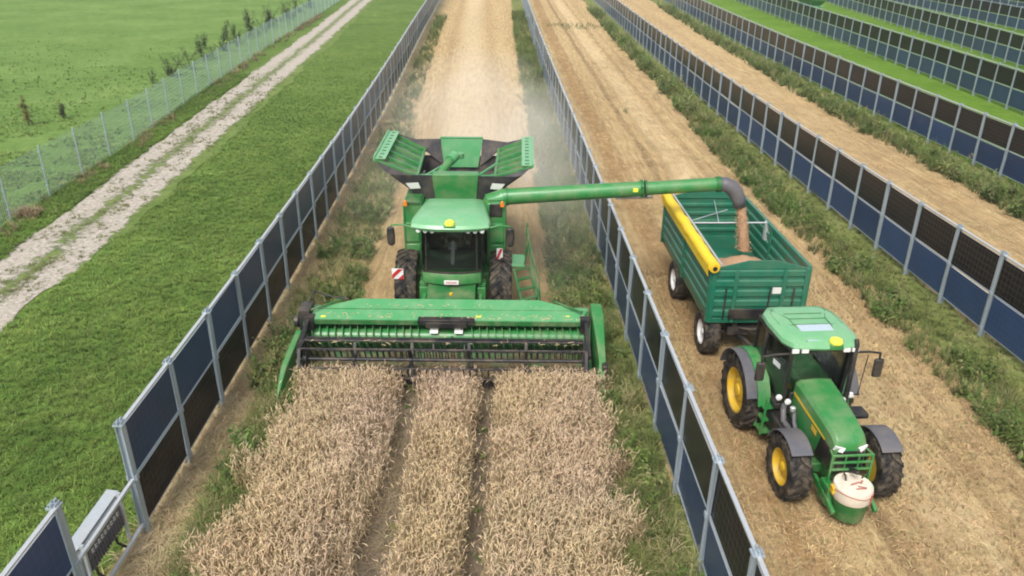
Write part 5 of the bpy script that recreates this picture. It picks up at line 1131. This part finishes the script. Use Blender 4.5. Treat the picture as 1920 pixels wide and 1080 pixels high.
sapling('tall_weed', -25.9, 45.1, 1.15, (.09, .115, .05), 'smaller grey green weed right of the brownish one in the meadow', None, 431, .25)

# ------------------------------------------------------------------ wire fence beside the track
wf = empty('wire_fence', (-19.0, 28, 0)); tag(wf, 'tall see-through wire mesh fence on thin grey posts along the dirt track', 'fence')
me_p = MB(); me_p.tube([(0, 0, -.05), (0, 0, 2.14)], .032, 8); me_p.lathe([(.04, 2.14), (.03, 2.17)], (0, 0, 0), 'z', 8)
for z in (.5, 1.2, 1.9): me_p.box(-.045, .045, -.045, .045, z - .02, z + .02)
ME_FP = me_p.mesh('post', M['galv']); vw = MB(); hw_ = MB()
ys = [16.1 + 3.0 * i for i in range(38)]
for i, y in enumerate(ys):
    obj('post', ME_FP, wf, (fen(y) + 19.0, y - 28, 0))
    if i == len(ys) - 1: break
    a = Vector((fen(y) + 19.0, y - 28, 0)); b = Vector((fen(ys[i + 1]) + 19.0, ys[i + 1] - 28, 0)); 
    for z in np.linspace(.08, 2.06, 11):
        for k in range(4):
            pa = a + (b - a) * (k / 4); pb = a + (b - a) * ((k + 1) / 4); hw_.bar(pa + Vector((0, 0, z)), pb + Vector((0, 0, z)), .008, .008)
    m_ = 24 if y < 70 else 16
    for k in range(1, m_):
        p = a + (b - a) * (k / m_); e = .0035 if y < 70 else .005; vw.hexa([p + Vector(v) for v in ((-e, -e, .06), (e, -e, .06), (e, e, .06), (-e, e, .06), (-e, -e, 2.08), (e, -e, 2.08), (e, e, 2.08), (-e, e, 2.08))])
wm = vw.build('wire_mesh', M['wirefence'], wf); hw_.build('line_wire', M['wirefence'], wm)

# ------------------------------------------------------------------ air: thin haze over everything, and dust hanging behind the combine
def volume_mat(name, col, dens, aniso=.2, fall=False):
    m = bpy.data.materials.new(name); m.use_nodes = True; nt = m.node_tree; nt.nodes.clear(); out = nt.nodes.new('ShaderNodeOutputMaterial')
    v = nt.nodes.new('ShaderNodeVolumePrincipled'); v.inputs['Color'].default_value = (*col, 1); v.inputs['Density'].default_value = dens; v.inputs['Anisotropy'].default_value = aniso
    if fall:
        tc = nt.nodes.new('ShaderNodeTexCoord'); g = nt.nodes.new('ShaderNodeTexGradient'); g.gradient_type = 'SPHERICAL'; nt.links.new(tc.outputs['Object'], g.inputs[0])
        n = noise(nt, tc.outputs['Object'], 2.2, 3, .6); k = ramp(nt, n, [(.35, (.25, .25, .25)), (.65, (1, 1, 1))])
        nt.links.new(math_(nt, 'MULTIPLY', math_(nt, 'MULTIPLY', g.outputs[1], k), dens), v.inputs['Density'])
    nt.links.new(v.outputs[0], out.inputs['Volume']); return m
mb = MB(); mb.box(-440, 440, -80, 640, -1.2, 11.6); hz_ = mb.build('haze', volume_mat('haze_air', (.93, .95, .97), .0005)); hz_['kind'] = 'stuff'
hz_['label'] = 'thin pale summer haze in the air over the fields'; hz_['category'] = 'haze'
for (x, y, z, sx, sy, sz, dn, lab) in ((.9, 33, 1.2, 3.0, 15, 2.6, .10, 'pale dust hanging over the stubble beside the middle panel row behind the combine'), (-2.2, 40, 1.2, 6.0, 22, 2.6, .075, 'thin dust over the harvested strip behind the combine')):
    mb = MB(); mb.lathe([(.02, -1.0)] + [(math.sin(a * math.pi / 12), -math.cos(a * math.pi / 12)) for a in range(1, 12)] + [(.02, 1.0)], (0, 0, 0), 'z', 24)
    o = mb.build('dust_cloud', volume_mat('dust_air', (1.0, .97, .90), dn, -.25, True)); o.location = (x, y, z); o.scale = (sx, sy, sz); tag(o, lab, 'dust', kind='stuff')
